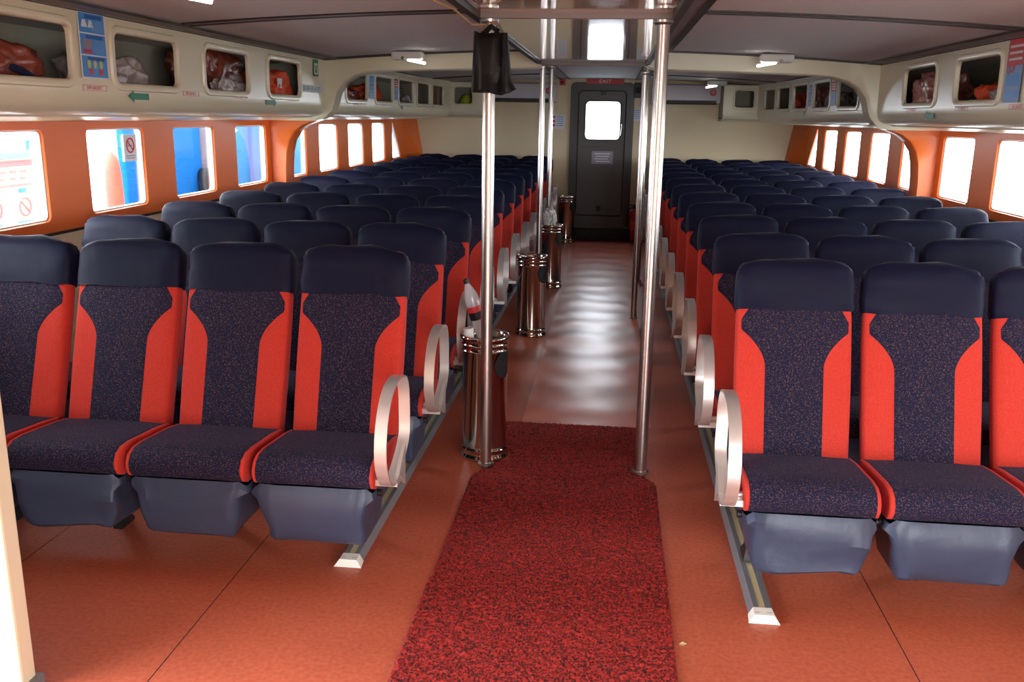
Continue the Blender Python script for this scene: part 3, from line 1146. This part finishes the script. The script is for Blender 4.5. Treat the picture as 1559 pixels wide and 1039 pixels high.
# bottle sticking out of the near bin
bt_e = empty('plastic_bottle', (-.598, 4.40, .594), (radians(4), radians(-17), 0))
tag(bt_e, 'empty clear plastic bottle with red and black label standing in the near bin', 'bottle')
MB().lathe([(.012, .002), (.030, .0), (.036, .012), (.033, .05), (.037, .09), (.034, .12), (.037, .15), (.038, .21), (.034, .25), (.018, .295), (.013, .305), (.013, .318)], 20).build('body', M['pet'], bt_e)
MB().lathe([(.0385, .125), (.0385, .165)], 20, cap=False).build('wrapper', M['black'], bt_e)['label'] = 'black part of the wrapper'
MB().lathe([(.0390, .165), (.0390, .195)], 20, cap=False).build('wrapper', M['print_red'], bt_e)['label'] = 'red part of the wrapper'
MB().lathe([(.0150, .312), (.0150, .332), (.012, .334)], 16).build('cap', M['cap'], bt_e)
c1 = MB().lathe([(.018, 0), (.027, .085), (.025, .085), (.016, .004)], 20).build('paper_cup', M['cup'], None, loc=(-.660, 4.320, .594))
c1.rotation_euler = (0, radians(-8), 0)
tag(c1, 'white paper cup behind the bottle in the near bin', 'cup')
blob('plastic_bag', (-.60, 9.20, .592), (.11, .12, .20), M['cup'], 'crumpled white rubbish poking out of the third bin', 'bag', None, 21, amp=.3)

# black bag at the top of the near left pole
mb = MB()
rows = []
nz, nx = 14, 26
for k, (yo, sg) in enumerate(((-.055, 1), (.05, -1))):
    pass
for i in range(nz + 1):
    t = i / nz
    z = 2.045 - .25 * t
    r = []
    n = 44
    for j in range(n):
        c, s_ = sup(2 * pi * j / n, ex=4)
        hx = .074 + .016 * t
        hy = .018 + .040 * math.sqrt(t)
        x = c * hx + .006 * t
        fold = .012 * sin(x * 95 + 1.3 * t) * (t ** .5) + .006 * sin(x * 210 + 2)
        y = -s_ * hy - (fold if s_ > 0 else 0)
        zz = z - (.02 * noise.noise(Vector((x * 14, s_, 3))) if i == nz else 0) + (.016 * noise.noise(Vector((x * 22, s_ * 2, 7))) if i == 0 else 0)
        if i > nz - 3 and c > .85:
            x += .006 * (i - nz + 3)
            zz += .01 * (i - nz + 3) * .5
        r.append((x, y, zz))
    rows.append(r)
mb.loops(rows, True, True, True)
bg_o = empty('hanging_bag', (-.545, 4.11, 0))
tag(bg_o, 'black plastic bag tied to the top of the near left pole', 'bag')
mb.build('bag_body', M['blackbag'], bg_o, angle=60)
MB().tube([(-.05, -.01, 2.03), (-.015, .035, 2.09), (-.02, .06, 2.10), (.03, .06, 2.085), (.07, .0, 2.03)], .005, 6).build('tie_cord', M['cord'], bg_o)
MB().tube([(-.03, -.02, 2.04), (0, .02, 2.075), (.025, .03, 2.06), (.02, -.02, 2.03)], .012, 8).build('knot', M['blackbag'], bg_o)
cd = MB().tube([(-.643, 2.9, 2.104), (-.640, 3.3, 2.085), (-.637, 3.7, 2.10), (-.62, 4.05, 2.075), (-.56, 4.16, 2.085), (-.60, 4.30, 2.09), (-.645, 4.6, 2.10)], .005, 6).build('cord', M['cord'])
tag(cd, 'tan cord strung along the soffit edge above the black bag', 'cord')

# ------------------------------------------------------------------ forward door and what hangs on the bulkhead
mb = MB()
P = lambda u, v, d: (u, Y1 + d, v)
OR = rrect(DX0 - .03, DX1 + .03, DZ0 - .03, DZ1 + .02, .07)
IR = rrect(DX0 + .075, DX1 - .075, DZ0 + .13, DZ1 - .085, .06)
mb.loops([[P(u, v, .001) for u, v in OR], [P(u, v, -.028) for u, v in OR], [P(u, v, -.03) for u, v in IR], [P(u, v, .06) for u, v in IR]])
door = struct(mb.build('door_1', M['doorframe'], angle=35))
lf = (DX0 + .078, DX1 - .078, DZ0 + .133, DZ1 - .088)
hole = (-.386, .083, 1.405, 1.912)
mb = MB()
P2 = lambda u, v, d: (u, Y1 + .02 + d, v)
holed(mb, lf, hole, .05, P2, [(.025, 0), (.02, -.008), (.004, -.008), (0, 0), (0, .05)])
leaf = mb.build('door_leaf', M['doorgrey'], door, angle=30)
hp = rrect(*hole, .05)
MB().loops([[P2(u, v, .03) for u, v in hp], [P2(u, v, .036) for u, v in hp]], True, True, True).build('pane', M['pane'], leaf, smooth=False)
MB().rbox(lf[0] + .06, lf[1] - .06, Y1 + .006, Y1 + .019, 1.275, 1.30, .004).build('crossbar', M['doorgrey'], leaf)
MB().tube([(.115, Y1 - .005, 1.62), (.118, Y1 - .02, 1.59), (.112, Y1 - .02, 1.50), (.108, Y1 - .004, 1.46)], .009, 8).build('handle', M['steel'], leaf)
MB().rbox(-.19, -.12, Y1 - .03, Y1 + .015, 2.0, 2.055, .008).build('closer', M['black'], leaf)
MB().rbox(-.20, -.14, Y1 - .02, Y1 + .015, .40, .47, .008).build('bolt', M['black'], leaf)
mb = MB()
gp = rrect(lf[0] + .0, lf[1] - .0, lf[2] + .0, lf[3] - .0, .05)
mb.tube([(u, Y1 + .012, v) for u, v in gp], .010, 6, True)
mb.build('gasket', M['gasket'], door)
MB().rbox(DX0 - .01, DX1 + .06, Y1 - .22, Y1 - .034, .012, .165, .01).build('threshold_step', M['gasket'], door)['label'] = 'black rubber covered step'


def sign(name, loc, rot, lab, cat, group=None):
    return tag(empty(name, loc, rot), lab, cat, group)


def flat(mb, x0, x1, y0, y1, h=.0012, z=0):
    return mb.box(x0, x1, y0, y1, z, z + h)


FW = (pi / 2, 0, 0)
LW = (pi / 2, 0, pi / 2)
RW = (pi / 2, 0, -pi / 2)
pn = sign('paper_notice', (-.138, Y1 + .0195, 1.15), FW, 'faded paper notice taped to the grey door below its window', 'notice')
flat(MB(), -.15, .15, -.088, .088).build('sheet', M['print_grey'], pn, smooth=False)
mb = MB()
for i in range(4):
    flat(mb, -.11 + .02 * (i % 2), .11 - .015 * (i % 3), .045 - .035 * i, .058 - .035 * i, .0008, .0012)
mb.build('print_lines', M['paper'], pn, smooth=False)
for x, z, wd, hh, lab in ((-.775, 1.63, .19, .20, 'white paper notice on the bulkhead left of the door'), (.30, 1.74, .14, .17, 'white paper notice on the bulkhead right of the door')):
    pn = sign('paper_notice', (x, Y1 - .0015, z), FW, lab, 'notice')
    flat(MB(), -wd / 2, wd / 2, -hh / 2, hh / 2).build('sheet', M['paper'], pn, smooth=False)
    mb = MB()
    for i in range(5):
        flat(mb, -wd * .1, wd * .4, hh * .33 - i * hh * .15, hh * .33 - i * hh * .15 + hh * .05, .0008, .0012)
    mb.build('print_lines', M['print_pale'], pn, smooth=False)
    mb = MB()
    for i in range(3):
        flat(mb, -wd * .42, -wd * .22, hh * .25 - i * hh * .28, hh * .25 - i * hh * .28 + hh * .16, .0008, .0012)
    mb.build('print_icons', M['print_red'], pn, smooth=False)

ex = sign('exit_sign', (-.135, Y1 - .016, 2.182), FW, 'red exit sign with white letters above the grey door', 'sign')
MB().rbox(-.26, .26, -.035, .035, 0, .014, .004).build('board', M['signred'], ex)
text('EXIT', .068, (0, 0, .0145), M['paper'], ex, sx=1.25)
sp = empty('speaker', (.325, Y1 - .06, 1.97))
tag(sp, 'small black loudspeaker right of the door top', 'speaker')
MB().rbox(-.06, .06, -.03, .058, 0, .20, .008).build('cabinet', M['black'], sp)
MB().lathe([(.045, 0), (.042, .006), (.02, .002)], 20, Matrix.Translation((0, -.03, .10)) @ Matrix.Rotation(pi / 2, 4, 'X')).build('cone', M['gasket'], sp)
al = empty('alarm_box', (-.725, Y1 - .03, 2.125))
tag(al, 'small red alarm box high on the bulkhead left of the door', 'alarm')
MB().rbox(-.04, .04, -.012, .028, 0, .08, .006).build('case', M['signred'], al)
MB().lathe([(.018, 0), (.018, .005), (.014, .008)], 16, Matrix.Translation((0, -.012, .04)) @ Matrix.Rotation(pi / 2, 4, 'X')).build('button', M['black'], al)

for x0, x1, lab in ((-1.74, -.80, 'white wall air conditioner left of the aisle, high on the front bulkhead'), (.50, 1.42, 'white wall air conditioner right of the aisle, high on the front bulkhead')):
    ac = empty('air_conditioner', (x0, 12.90, 1.89))
    tag(ac, lab, 'air conditioner', 'air conditioners on the front bulkhead')
    L = x1 - x0
    prof = [(.005, .02), (.0, .07), (.0, .20), (.02, .245), (.05, .262), (.198, .262), (.198, .0), (.06, .0)]
    MB().loops([[(x, y, z) for y, z in prof] for x in (0, .01, L - .01, L)], True, True, True).build('case', M['ac_white'], ac, angle=30)
    MB().loops([[(x, y, z) for y, z in ((.052, -.002), (.002, .018), (-.002, .052), (.04, .05))] for x in (.05, L - .05)], True, True, True).build('vent_slot', M['black'], ac, smooth=False)
    MB().box(.05, L - .05, .0, .012, .022, .028).build('louvre', M['frame'], ac, smooth=False)
    mb = MB().lathe([(.045, 0), (.045, .002)], 24, Matrix.Translation((L - .10, -.0005, .155)) @ Matrix.Rotation(pi / 2, 4, 'X'))
    st = mb.build('sticker', M['signred'], ac, smooth=False)
    st['label'] = 'round red sticker'
    mb = MB()
    T0 = Matrix.Translation((L - .10, -.003, .155))
    mb.box(-.03, .03, -.001, 0, -.006, .006, T0); mb.box(-.006, .006, -.001, 0, -.035, .03, T0); mb.box(-.02, .02, -.001, 0, .018, .028, T0)
    mb.build('mark', M['print_pink'], st, smooth=False)

ext = empty('fire_extinguisher', (.345, 12.93, 0))
tag(ext, 'red fire extinguisher on the floor right of the grey door', 'extinguisher')
MB().lathe([(.05, .013), (.068, .018), (.07, .03), (.07, .36), (.06, .40), (.03, .43), (.022, .44), (.022, .46)], 24).build('cylinder', M['ext_red'], ext)
MB().lathe([(.0705, .16), (.0705, .30)], 24, cap=False).build('label_band', M['lj_orange'], ext)
MB().rbox(-.03, .03, -.015, .015, .46, .50, .005).rbox(-.09, .03, -.01, .01, .505, .52, .004).build('valve', M['black'], ext)
MB().tube([(-.03, 0, .48), (-.09, -.01, .45), (-.11, -.02, .33), (-.085, -.03, .2), (-.078, -.03, .14)], .009, 8).build('hose', M['black'], ext)

# ------------------------------------------------------------------ ceiling lamps
for x, y, rz, lab in ((-1.62, 7.30, 0, 'lit emergency lamp under the ceiling left, just before the beam'),
                      (1.20, 7.32, 0, 'lit emergency lamp under the ceiling right, just before the beam'),
                      (1.29, 12.2, 0, 'lit emergency lamp on the right ceiling beyond the beam'),
                      (-1.62, 3.40, 0, 'lit emergency lamp at the top edge of the photo, left')):
    sd = -1 if x > 0 else 1
    z = ceil_z(x - XC)
    e = empty('emergency_lamp', (x, y, z))
    tag(e, lab, 'lamp', 'emergency lamps on the ceiling')
    MB().rbox(-.12, .12, -.07, .07, -.068, -.009, .012).build('housing', M['lamp_white'], e)
    T = Matrix.Translation((sd * .075, -.03, -.082)) @ Matrix.Rotation(sd * radians(10), 4, 'Y')
    MB().rbox(-.07, .07, -.03, .02, -.010, .010, .006, T).build('diffuser', M['lamp_on'], e)
    MB().lathe([(.012, 0), (.012, .03)], 12, Matrix.Translation((sd * -.02, -.075, -.06)) @ Matrix.Rotation(pi / 2, 4, 'X')).build('indicator', M['chrome'], e)


# ------------------------------------------------------------------ stickers and posters on the lockers
def lface(side, y, z):
    return (XC + side * (face_d(y) - .0065 + .02 * (1.8 - z)), y, z)


ROT = {-1: LW, 1: RW}


def life_label(side, y, lab, z=1.795):
    s = sign('life_jacket_label', lface(side, y, z), ROT[side], lab, 'label', 'pink life jacket labels')
    mb = MB()
    W, H, t = .10, .013, .0025
    flat(mb, -W, W, H - t, H); flat(mb, -W, W, -H, -H + t); flat(mb, -W, -W + t, -H, H); flat(mb, W - t, W, -H, H)
    mb.build('border', M['print_pink'], s, smooth=False)
    text('LIFE JACKET', .021, (0, 0, .0006), M['print_pink'], s, sx=1.15)


for y, lab in ((4.13, 'pink life jacket label under the near blue poster on the left locker'),
               (5.12, 'pink life jacket label right of the left green arrow, left locker'),
               (5.84, 'pink life jacket label under the third near opening, left locker'),
               (6.83, 'pink life jacket label beside the right pointing green arrow, left locker')):
    life_label(-1, y, lab)
for y, lab in ((5.06, 'pink life jacket label under the red poster, right locker edge'),
               (5.83, 'pink life jacket label under the second near opening, right locker'),
               (6.78, 'pink life jacket label beside the green arrow, right locker')):
    life_label(1, y, lab, 1.782)
for side, s_ in ((-1, 'left'), (1, 'right')):
    for y, w_ in ((8.55, 'first'), (9.40, 'second'), (10.35, 'third')):
        life_label(side, y, 'pink life jacket label under the %s opening past the beam, %s locker' % (w_, s_))


def arrow(side, y, z, L, left, lab):
    s = sign('green_arrow', lface(side, y, z), ROT[side], lab, 'arrow', 'green arrows on the lockers')
    k = -1 if left else 1
    pts = [(-k * L / 2, .016), (k * (L / 2 - .05), .016), (k * (L / 2 - .05), .03), (k * L / 2, 0), (k * (L / 2 - .05), -.03), (k * (L / 2 - .05), -.016), (-k * L / 2, -.016)]
    mb = MB().loops([[(a, b, 0) for a, b in pts], [(a, b, .0012) for a, b in pts]], True, True, True)
    mb.build('arrow_shape', M['print_green'], s, smooth=False)


arrow(-1, 4.53, 1.766, .20, True, 'green arrow pointing left on the near left locker')
arrow(-1, 6.37, 1.766, .20, False, 'green arrow pointing right on the near left locker')
arrow(1, 6.40, 1.742, .19, True, 'green arrow on the near right locker under the pink bundle')
arrow(-1, 10.08, 1.775, .12, False, 'small green arrow on the far left locker beyond the beam')
arrow(1, 10.08, 1.775, .12, True, 'small green arrow on the far right locker beyond the beam')


def blue_poster(side, y, z, W, H, lab, full):
    s = sign('safety_poster', lface(side, y, z), ROT[side], lab, 'poster', 'blue safety posters')
    flat(MB(), -W / 2, W / 2, -H / 2, H / 2).build('sheet', M['paper'], s, smooth=False)
    def lay(nm, m, rects, z=.0012):
        if len(rects) > 3:
            mb = MB()
            for a, b, c, d in rects:
                flat(mb, a * W, b * W, c * H, d * H, .0007, z)
            mb.build(nm, M[m], s, smooth=False)['kind'] = 'stuff'
        else:
            for a, b, c, d in rects:
                flat(MB(), a * W, b * W, c * H, d * H, .0007, z).build(nm, M[m], s, smooth=False)
    lay('print_field', 'poster_blue', [(-.46, .46, .19, .48), (-.46, .46, -.14, .17), (-.46, .46, -.48, -.16)])
    lay('print_heading', 'poster_dark', [(-.25, .36, .40, .46), (-.25, .36, .10, .155), (-.25, .36, -.225, -.175)], .0019)
    if full:
        lay('print_lines', 'print_pale', [(-.05, .40, .36 - .022 * i, .37 - .022 * i) for i in range(7)] + [(.0, .40, .08 - .024 * i, .09 - .024 * i) for i in range(9)], .0019)
        mb = MB()
        for cx in (-.30, -.06):
            mb.add([(W * (cx - .10), H * .27, .0024), (W * (cx + .12), H * .27, .0024), (W * (cx + .06), H * .38, .0024), (W * (cx - .04), H * .38, .0024)], [(0, 1, 2, 3)])
        mb.build('print_figures', M['paper'], s, smooth=False)
        lay('print_photo', 'print_grey', [(-.38, -.06, -.04, .09)], .0019)
        lay('print_band', 'print_red', [(-.38, -.08, -.12, -.06), (-.24, -.10, -.44, -.35), (.12, .28, -.44, -.35)], .0019)
        mb = MB()
        for k, cx in enumerate((-.22, 0, .22)):
            MB().lathe([(W * .06, 0), (W * .06, .0007)], 14, Matrix.Translation((W * cx, -.28 * H, .0019)) @ Matrix.Scale(1.5, 4, (0, 1, 0))).build('print_icon', M['print_yellow'], s, smooth=False)


blue_poster(-1, 4.14, 1.982, .225, .29, 'blue and white safety poster on the near left locker', True)
blue_poster(-1, 8.97, 1.95, .18, .22, 'pale blue safety poster on the far left locker', False)
blue_poster(1, 9.845, 1.945, .16, .22, 'pale blue safety poster on the far right locker', False)


def red_poster(side, y, z, W, H, lab, word):
    s = sign('red_poster', lface(side, y, z), ROT[side], lab, 'poster', 'red topped posters')
    flat(MB(), -W / 2, W / 2, -H / 2, H / 2).build('sheet', M['print_pale'], s, smooth=False)
    flat(MB(), -W / 2 + .006, W / 2, .08 * H, H / 2, .0007, .0012).build('print_band', M['print_red'], s, smooth=False)
    mb = MB()
    for a, b, c, d in ((-.40, .40, -.24, -.06), (-.40, .40, -.42, -.32)):
        flat(mb, a * W, b * W, c * H, d * H, .0007, .0012)
    mb.build('print_field', M['poster_blue'], s, smooth=False)
    mb = MB()
    for i in range(3):
        flat(mb, -.38 * W, .4 * W, (.36 - .10 * i) * H, (.40 - .10 * i) * H, .0007, .0019)
    mb.build('print_lines', M['paper'], s, smooth=False)
    if word:
        text(word, .055, (-W * .44, .02 * H, .002), M['print_red'], s, align='LEFT', sx=.9)


red_poster(1, 5.150, 1.965, .20, .32, 'red and blue poster cut by the right frame edge on the near locker', 'QUP')
red_poster(-1, 9.845, 1.955, .16, .22, 'red topped poster on the far left locker', None)
red_poster(1, 8.97, 1.945, .18, .22, 'red topped poster on the far right locker', None)

cs = sign('children_sticker', lface(-1, 7.24, 1.885), LW, 'sticker reading children life jacket at the beam end of the left locker', 'sticker')
flat(MB(), -.29, .29, -.028, .028).build('backing', M['paper'], cs, smooth=False)
text('CHILDREN LIFE JACKET', .047, (0, 0, .0014), M['print_green'], cs, sx=.92)
gi = sign('green_frame_sticker', lface(-1, 7.37, 2.05), LW, 'green outlined life jacket pictogram above the children sticker, left locker', 'sticker')
mb = MB()
flat(mb, -.06, .06, -.065, .065)
mb.build('backing', M['print_green'], gi, smooth=False)
flat(MB(), -.042, .042, -.050, .036, .0007, .0012).build('pale_field', M['cream'], gi, smooth=False)
mb = MB()
for a, b, c, d in ((-.022, -.006, -.04, .02), (.006, .022, -.04, .02), (-.022, .022, -.03, -.018)):
    flat(mb, a, b, c, d, .0007, .0019)
mb.build('pictogram', M['print_green'], gi, smooth=False)

ns = sign('no_smoking_sticker', (XC - HW - .0285, 5.38, 1.475), LW, 'white no smoking sticker on the second left window pane', 'sticker')
flat(MB(), -.075, .075, -.08, .08).build('backing', M['paper'], ns, smooth=False)
mb = MB()
mb.tube([(.042 * cos(a * pi / 12), .015 + .042 * sin(a * pi / 12), .002) for a in range(24)], .005, 6, True)
mb.tube([(-.03, .045, .002), (.03, -.015, .002)], .004, 6)
mb.build('prohibition_ring', M['print_red'], ns)
mb = MB()
flat(mb, -.028, .022, .010, .018, .0007, .0012)
for i in range(2):
    flat(mb, -.05, .05, -.05 - .014 * i, -.044 - .014 * i, .0007, .0012)
mb.build('print_lines', M['print_grey'], ns, smooth=False)

# ------------------------------------------------------------------ outside, seen through the left windows
struct(MB().box(-60, 60, -40, 80, -1.9, -1.7).build('ground_water', M['water'], smooth=False), 'grey harbour water around the ferry')
struct(MB().rbox(-4.12, -2.99, -3, 6.9, -.35, -.12, .02).build('quay', M['dock']), 'concrete quay beside the left windows')

hb = empty('moored_boat', (-4.25, 7.72, 0))
tag(hb, 'blue sided boat moored outside the left windows', 'boat')
MB().rbox(-.08, 0, 0, 1.52, -1.6, 2.6, .02).build('hull_side', M['hull_blue'], hb)['label'] = 'deep blue hull plating'
MB().rbox(-.10, -.02, 1.86, 5.15, -1.6, 2.6, .02).build('hull_side', M['hull_lit'], hb)['label'] = 'blue hull plating, coloured as more brightly lit'
mb = MB()
for y in (1.54, 1.66, 1.78):
    mb.rbox(-.06, .06, y, y + .07, -1.6, 2.6, .015)
mb.build('rubbing_post', M['post_grey'], hb)['label'] = 'grey vertical fender posts'
MB().lathe([(.05, .65), (.075, .70), (.075, 1.08), (.05, 1.13)], 16, Matrix.Translation((.07, 1.42, 0))).build('fender', M['black'], hb)['label'] = 'dark hanging fender'
MB().rbox(-.03, .03, 2.85, 2.89, -1.6, 2.6, .01).build('plate_seam', M['hull_lit'], hb)
MB().rbox(-.06, .04, 3.30, 3.38, -1.6, 2.6, .01).build('plate_seam', M['hull_lit'], hb)

nb = empty('notice_board', (-3.6, 5.02, -.12), (0, 0, 0))
tag(nb, 'white safety notice board outside the leftmost window', 'board')
T = Matrix(((0, 0, 1, 0), (1, 0, 0, 0), (0, 1, 0, .12), (0, 0, 0, 1)))


def nbox(mb, a, b, c, d, h0, h1):
    return mb.box(a, b, c, d, h0, h1, T)


nbox(MB(), -.55, .43, .5, 1.42, -.02, 0).build('panel', M['white'], nb, smooth=False)
mb = MB()
nbox(mb, -.58, .45, 1.40, 1.44, -.02, .012); nbox(mb, .41, .45, .5, 1.44, -.02, .012); nbox(mb, -.58, -.54, .5, 1.44, -.02, .012)
mb.build('frame', M['print_pale'], nb, smooth=False)
mb = MB()
nbox(mb, -.52, .40, 1.355, 1.39, 0, .002)
mb.build('print_band', M['print_pink'], nb, smooth=False)
mb = MB()
for i in range(9):
    nbox(mb, -.50 + i * .095, -.50 + i * .095 + .07, 1.315, 1.335, 0, .002)
    nbox(mb, -.50 + i * .095, -.50 + i * .095 + .055, 1.275, 1.292, 0, .002)
nbox(mb, -.3, .38, 1.235, 1.25, 0, .002)
mb.build('print_lines', M['print_grey'], nb, smooth=False)
mb = MB()
for x in (-.3, 0, .28):
    nbox(mb, x - .05, x + .03, 1.195, 1.225, 0, .002)
    nbox(mb, x - .09, x + .05, 1.01, 1.025, 0, .002)
mb.build('print_headings', M['poster_blue'], nb, smooth=False)
mb = MB()
for x in (-.3, 0, .28):
    mb.tube([T @ Vector((x + .055 * cos(a * pi / 10), 1.11 + .055 * sin(a * pi / 10), .004)) for a in range(20)], .007, 6, True)
    mb.tube([T @ Vector((x - .04, 1.15, .004)), T @ Vector((x + .04, 1.07, .004))], .006, 6)
mb.build('prohibition_ring', M['print_pink'], nb)
mb = MB()
for y in (-.5, .38):
    mb.box(-.02, .02, y, y + .04, 0.0, .66)
mb.build('leg', M['post_grey'], nb, smooth=False)


def drape(name, loc, W, D, H, m, lab, cat, seed):
    mb = MB()
    rows = []
    n = 28
    for i in range(12):
        t = (i / 11) ** 2
        k = math.sqrt(max(0.02, 1 - (1 - t) ** 18))
        r = []
        for j in range(n):
            a = 2 * pi * j / n
            q = Vector((cos(a) * 1.5 + seed, sin(a) * 1.5, t * 1.2))
            f = 1 + .16 * noise.noise(q * 1.6) * t + .06 * sin(a * 7 + seed) * t
            r.append((cos(a) * D / 2 * k * f, sin(a) * W / 2 * k * f, H * (1 - t)))
        rows.append(r)
    mb.loops(rows, True, True, True)
    o = mb.build(name, m, angle=70)
    o.location = loc
    return tag(o, lab, cat)


d1 = drape('draped_cloth', (-3.50, 6.17, -.119), .13, .12, 1.54, M['salmon'], 'salmon cloth draped over a post outside the second left window', 'cloth', 2)
d2 = drape('draped_cloth', (-3.62, 5.88, -.119), .14, .12, 1.24, M['bright_pink'], 'low pink cloth bundle outside the second left window', 'cloth', 5)
lj = empty('hanging_life_jacket', (-3.74, 5.68, -.12))
tag(lj, 'orange life jacket hanging on a stand outside the leftmost window', 'life jacket')
o = blob('foam_panel', (0, 0, 1.29), (.10, .15, .27), M['lj_orange'], None, None, None, 31, amp=.12)
o.parent = lj
o = blob('foam_panel', (.02, .10, 1.24), (.09, .09, .24), M['salmon'], None, None, None, 32, amp=.12)
o.parent = lj
MB().tube([(-.05, 0, 0.001), (-.05, 0, 1.62)], .018, 10).build('stand_post', M['poster_dark'], lj)
MB().tube([(0, -.05, 1.52), (.03, .0, 1.60), (.02, .10, 1.48)], .012, 6).build('shoulder_strap', M['paper'], lj)

lf_ = MB().add([(-.012, 0, .002), (0, .008, .006), (.014, .002, .003), (.002, -.009, .004), (-.012, 0, .0005), (0, .008, .0045), (.014, .002, .0015), (.002, -.009, .0025)], [(0, 1, 2, 3), (4, 5, 6, 7), (0, 1, 5, 4), (1, 2, 6, 5), (2, 3, 7, 6), (3, 0, 4, 7)]).build('leaf_scrap', M['strip'], smooth=False, loc=(.298, 2.735, 0))
tag(lf_, 'tiny yellowish leaf scrap on the floor right of the red mat', 'leaf')
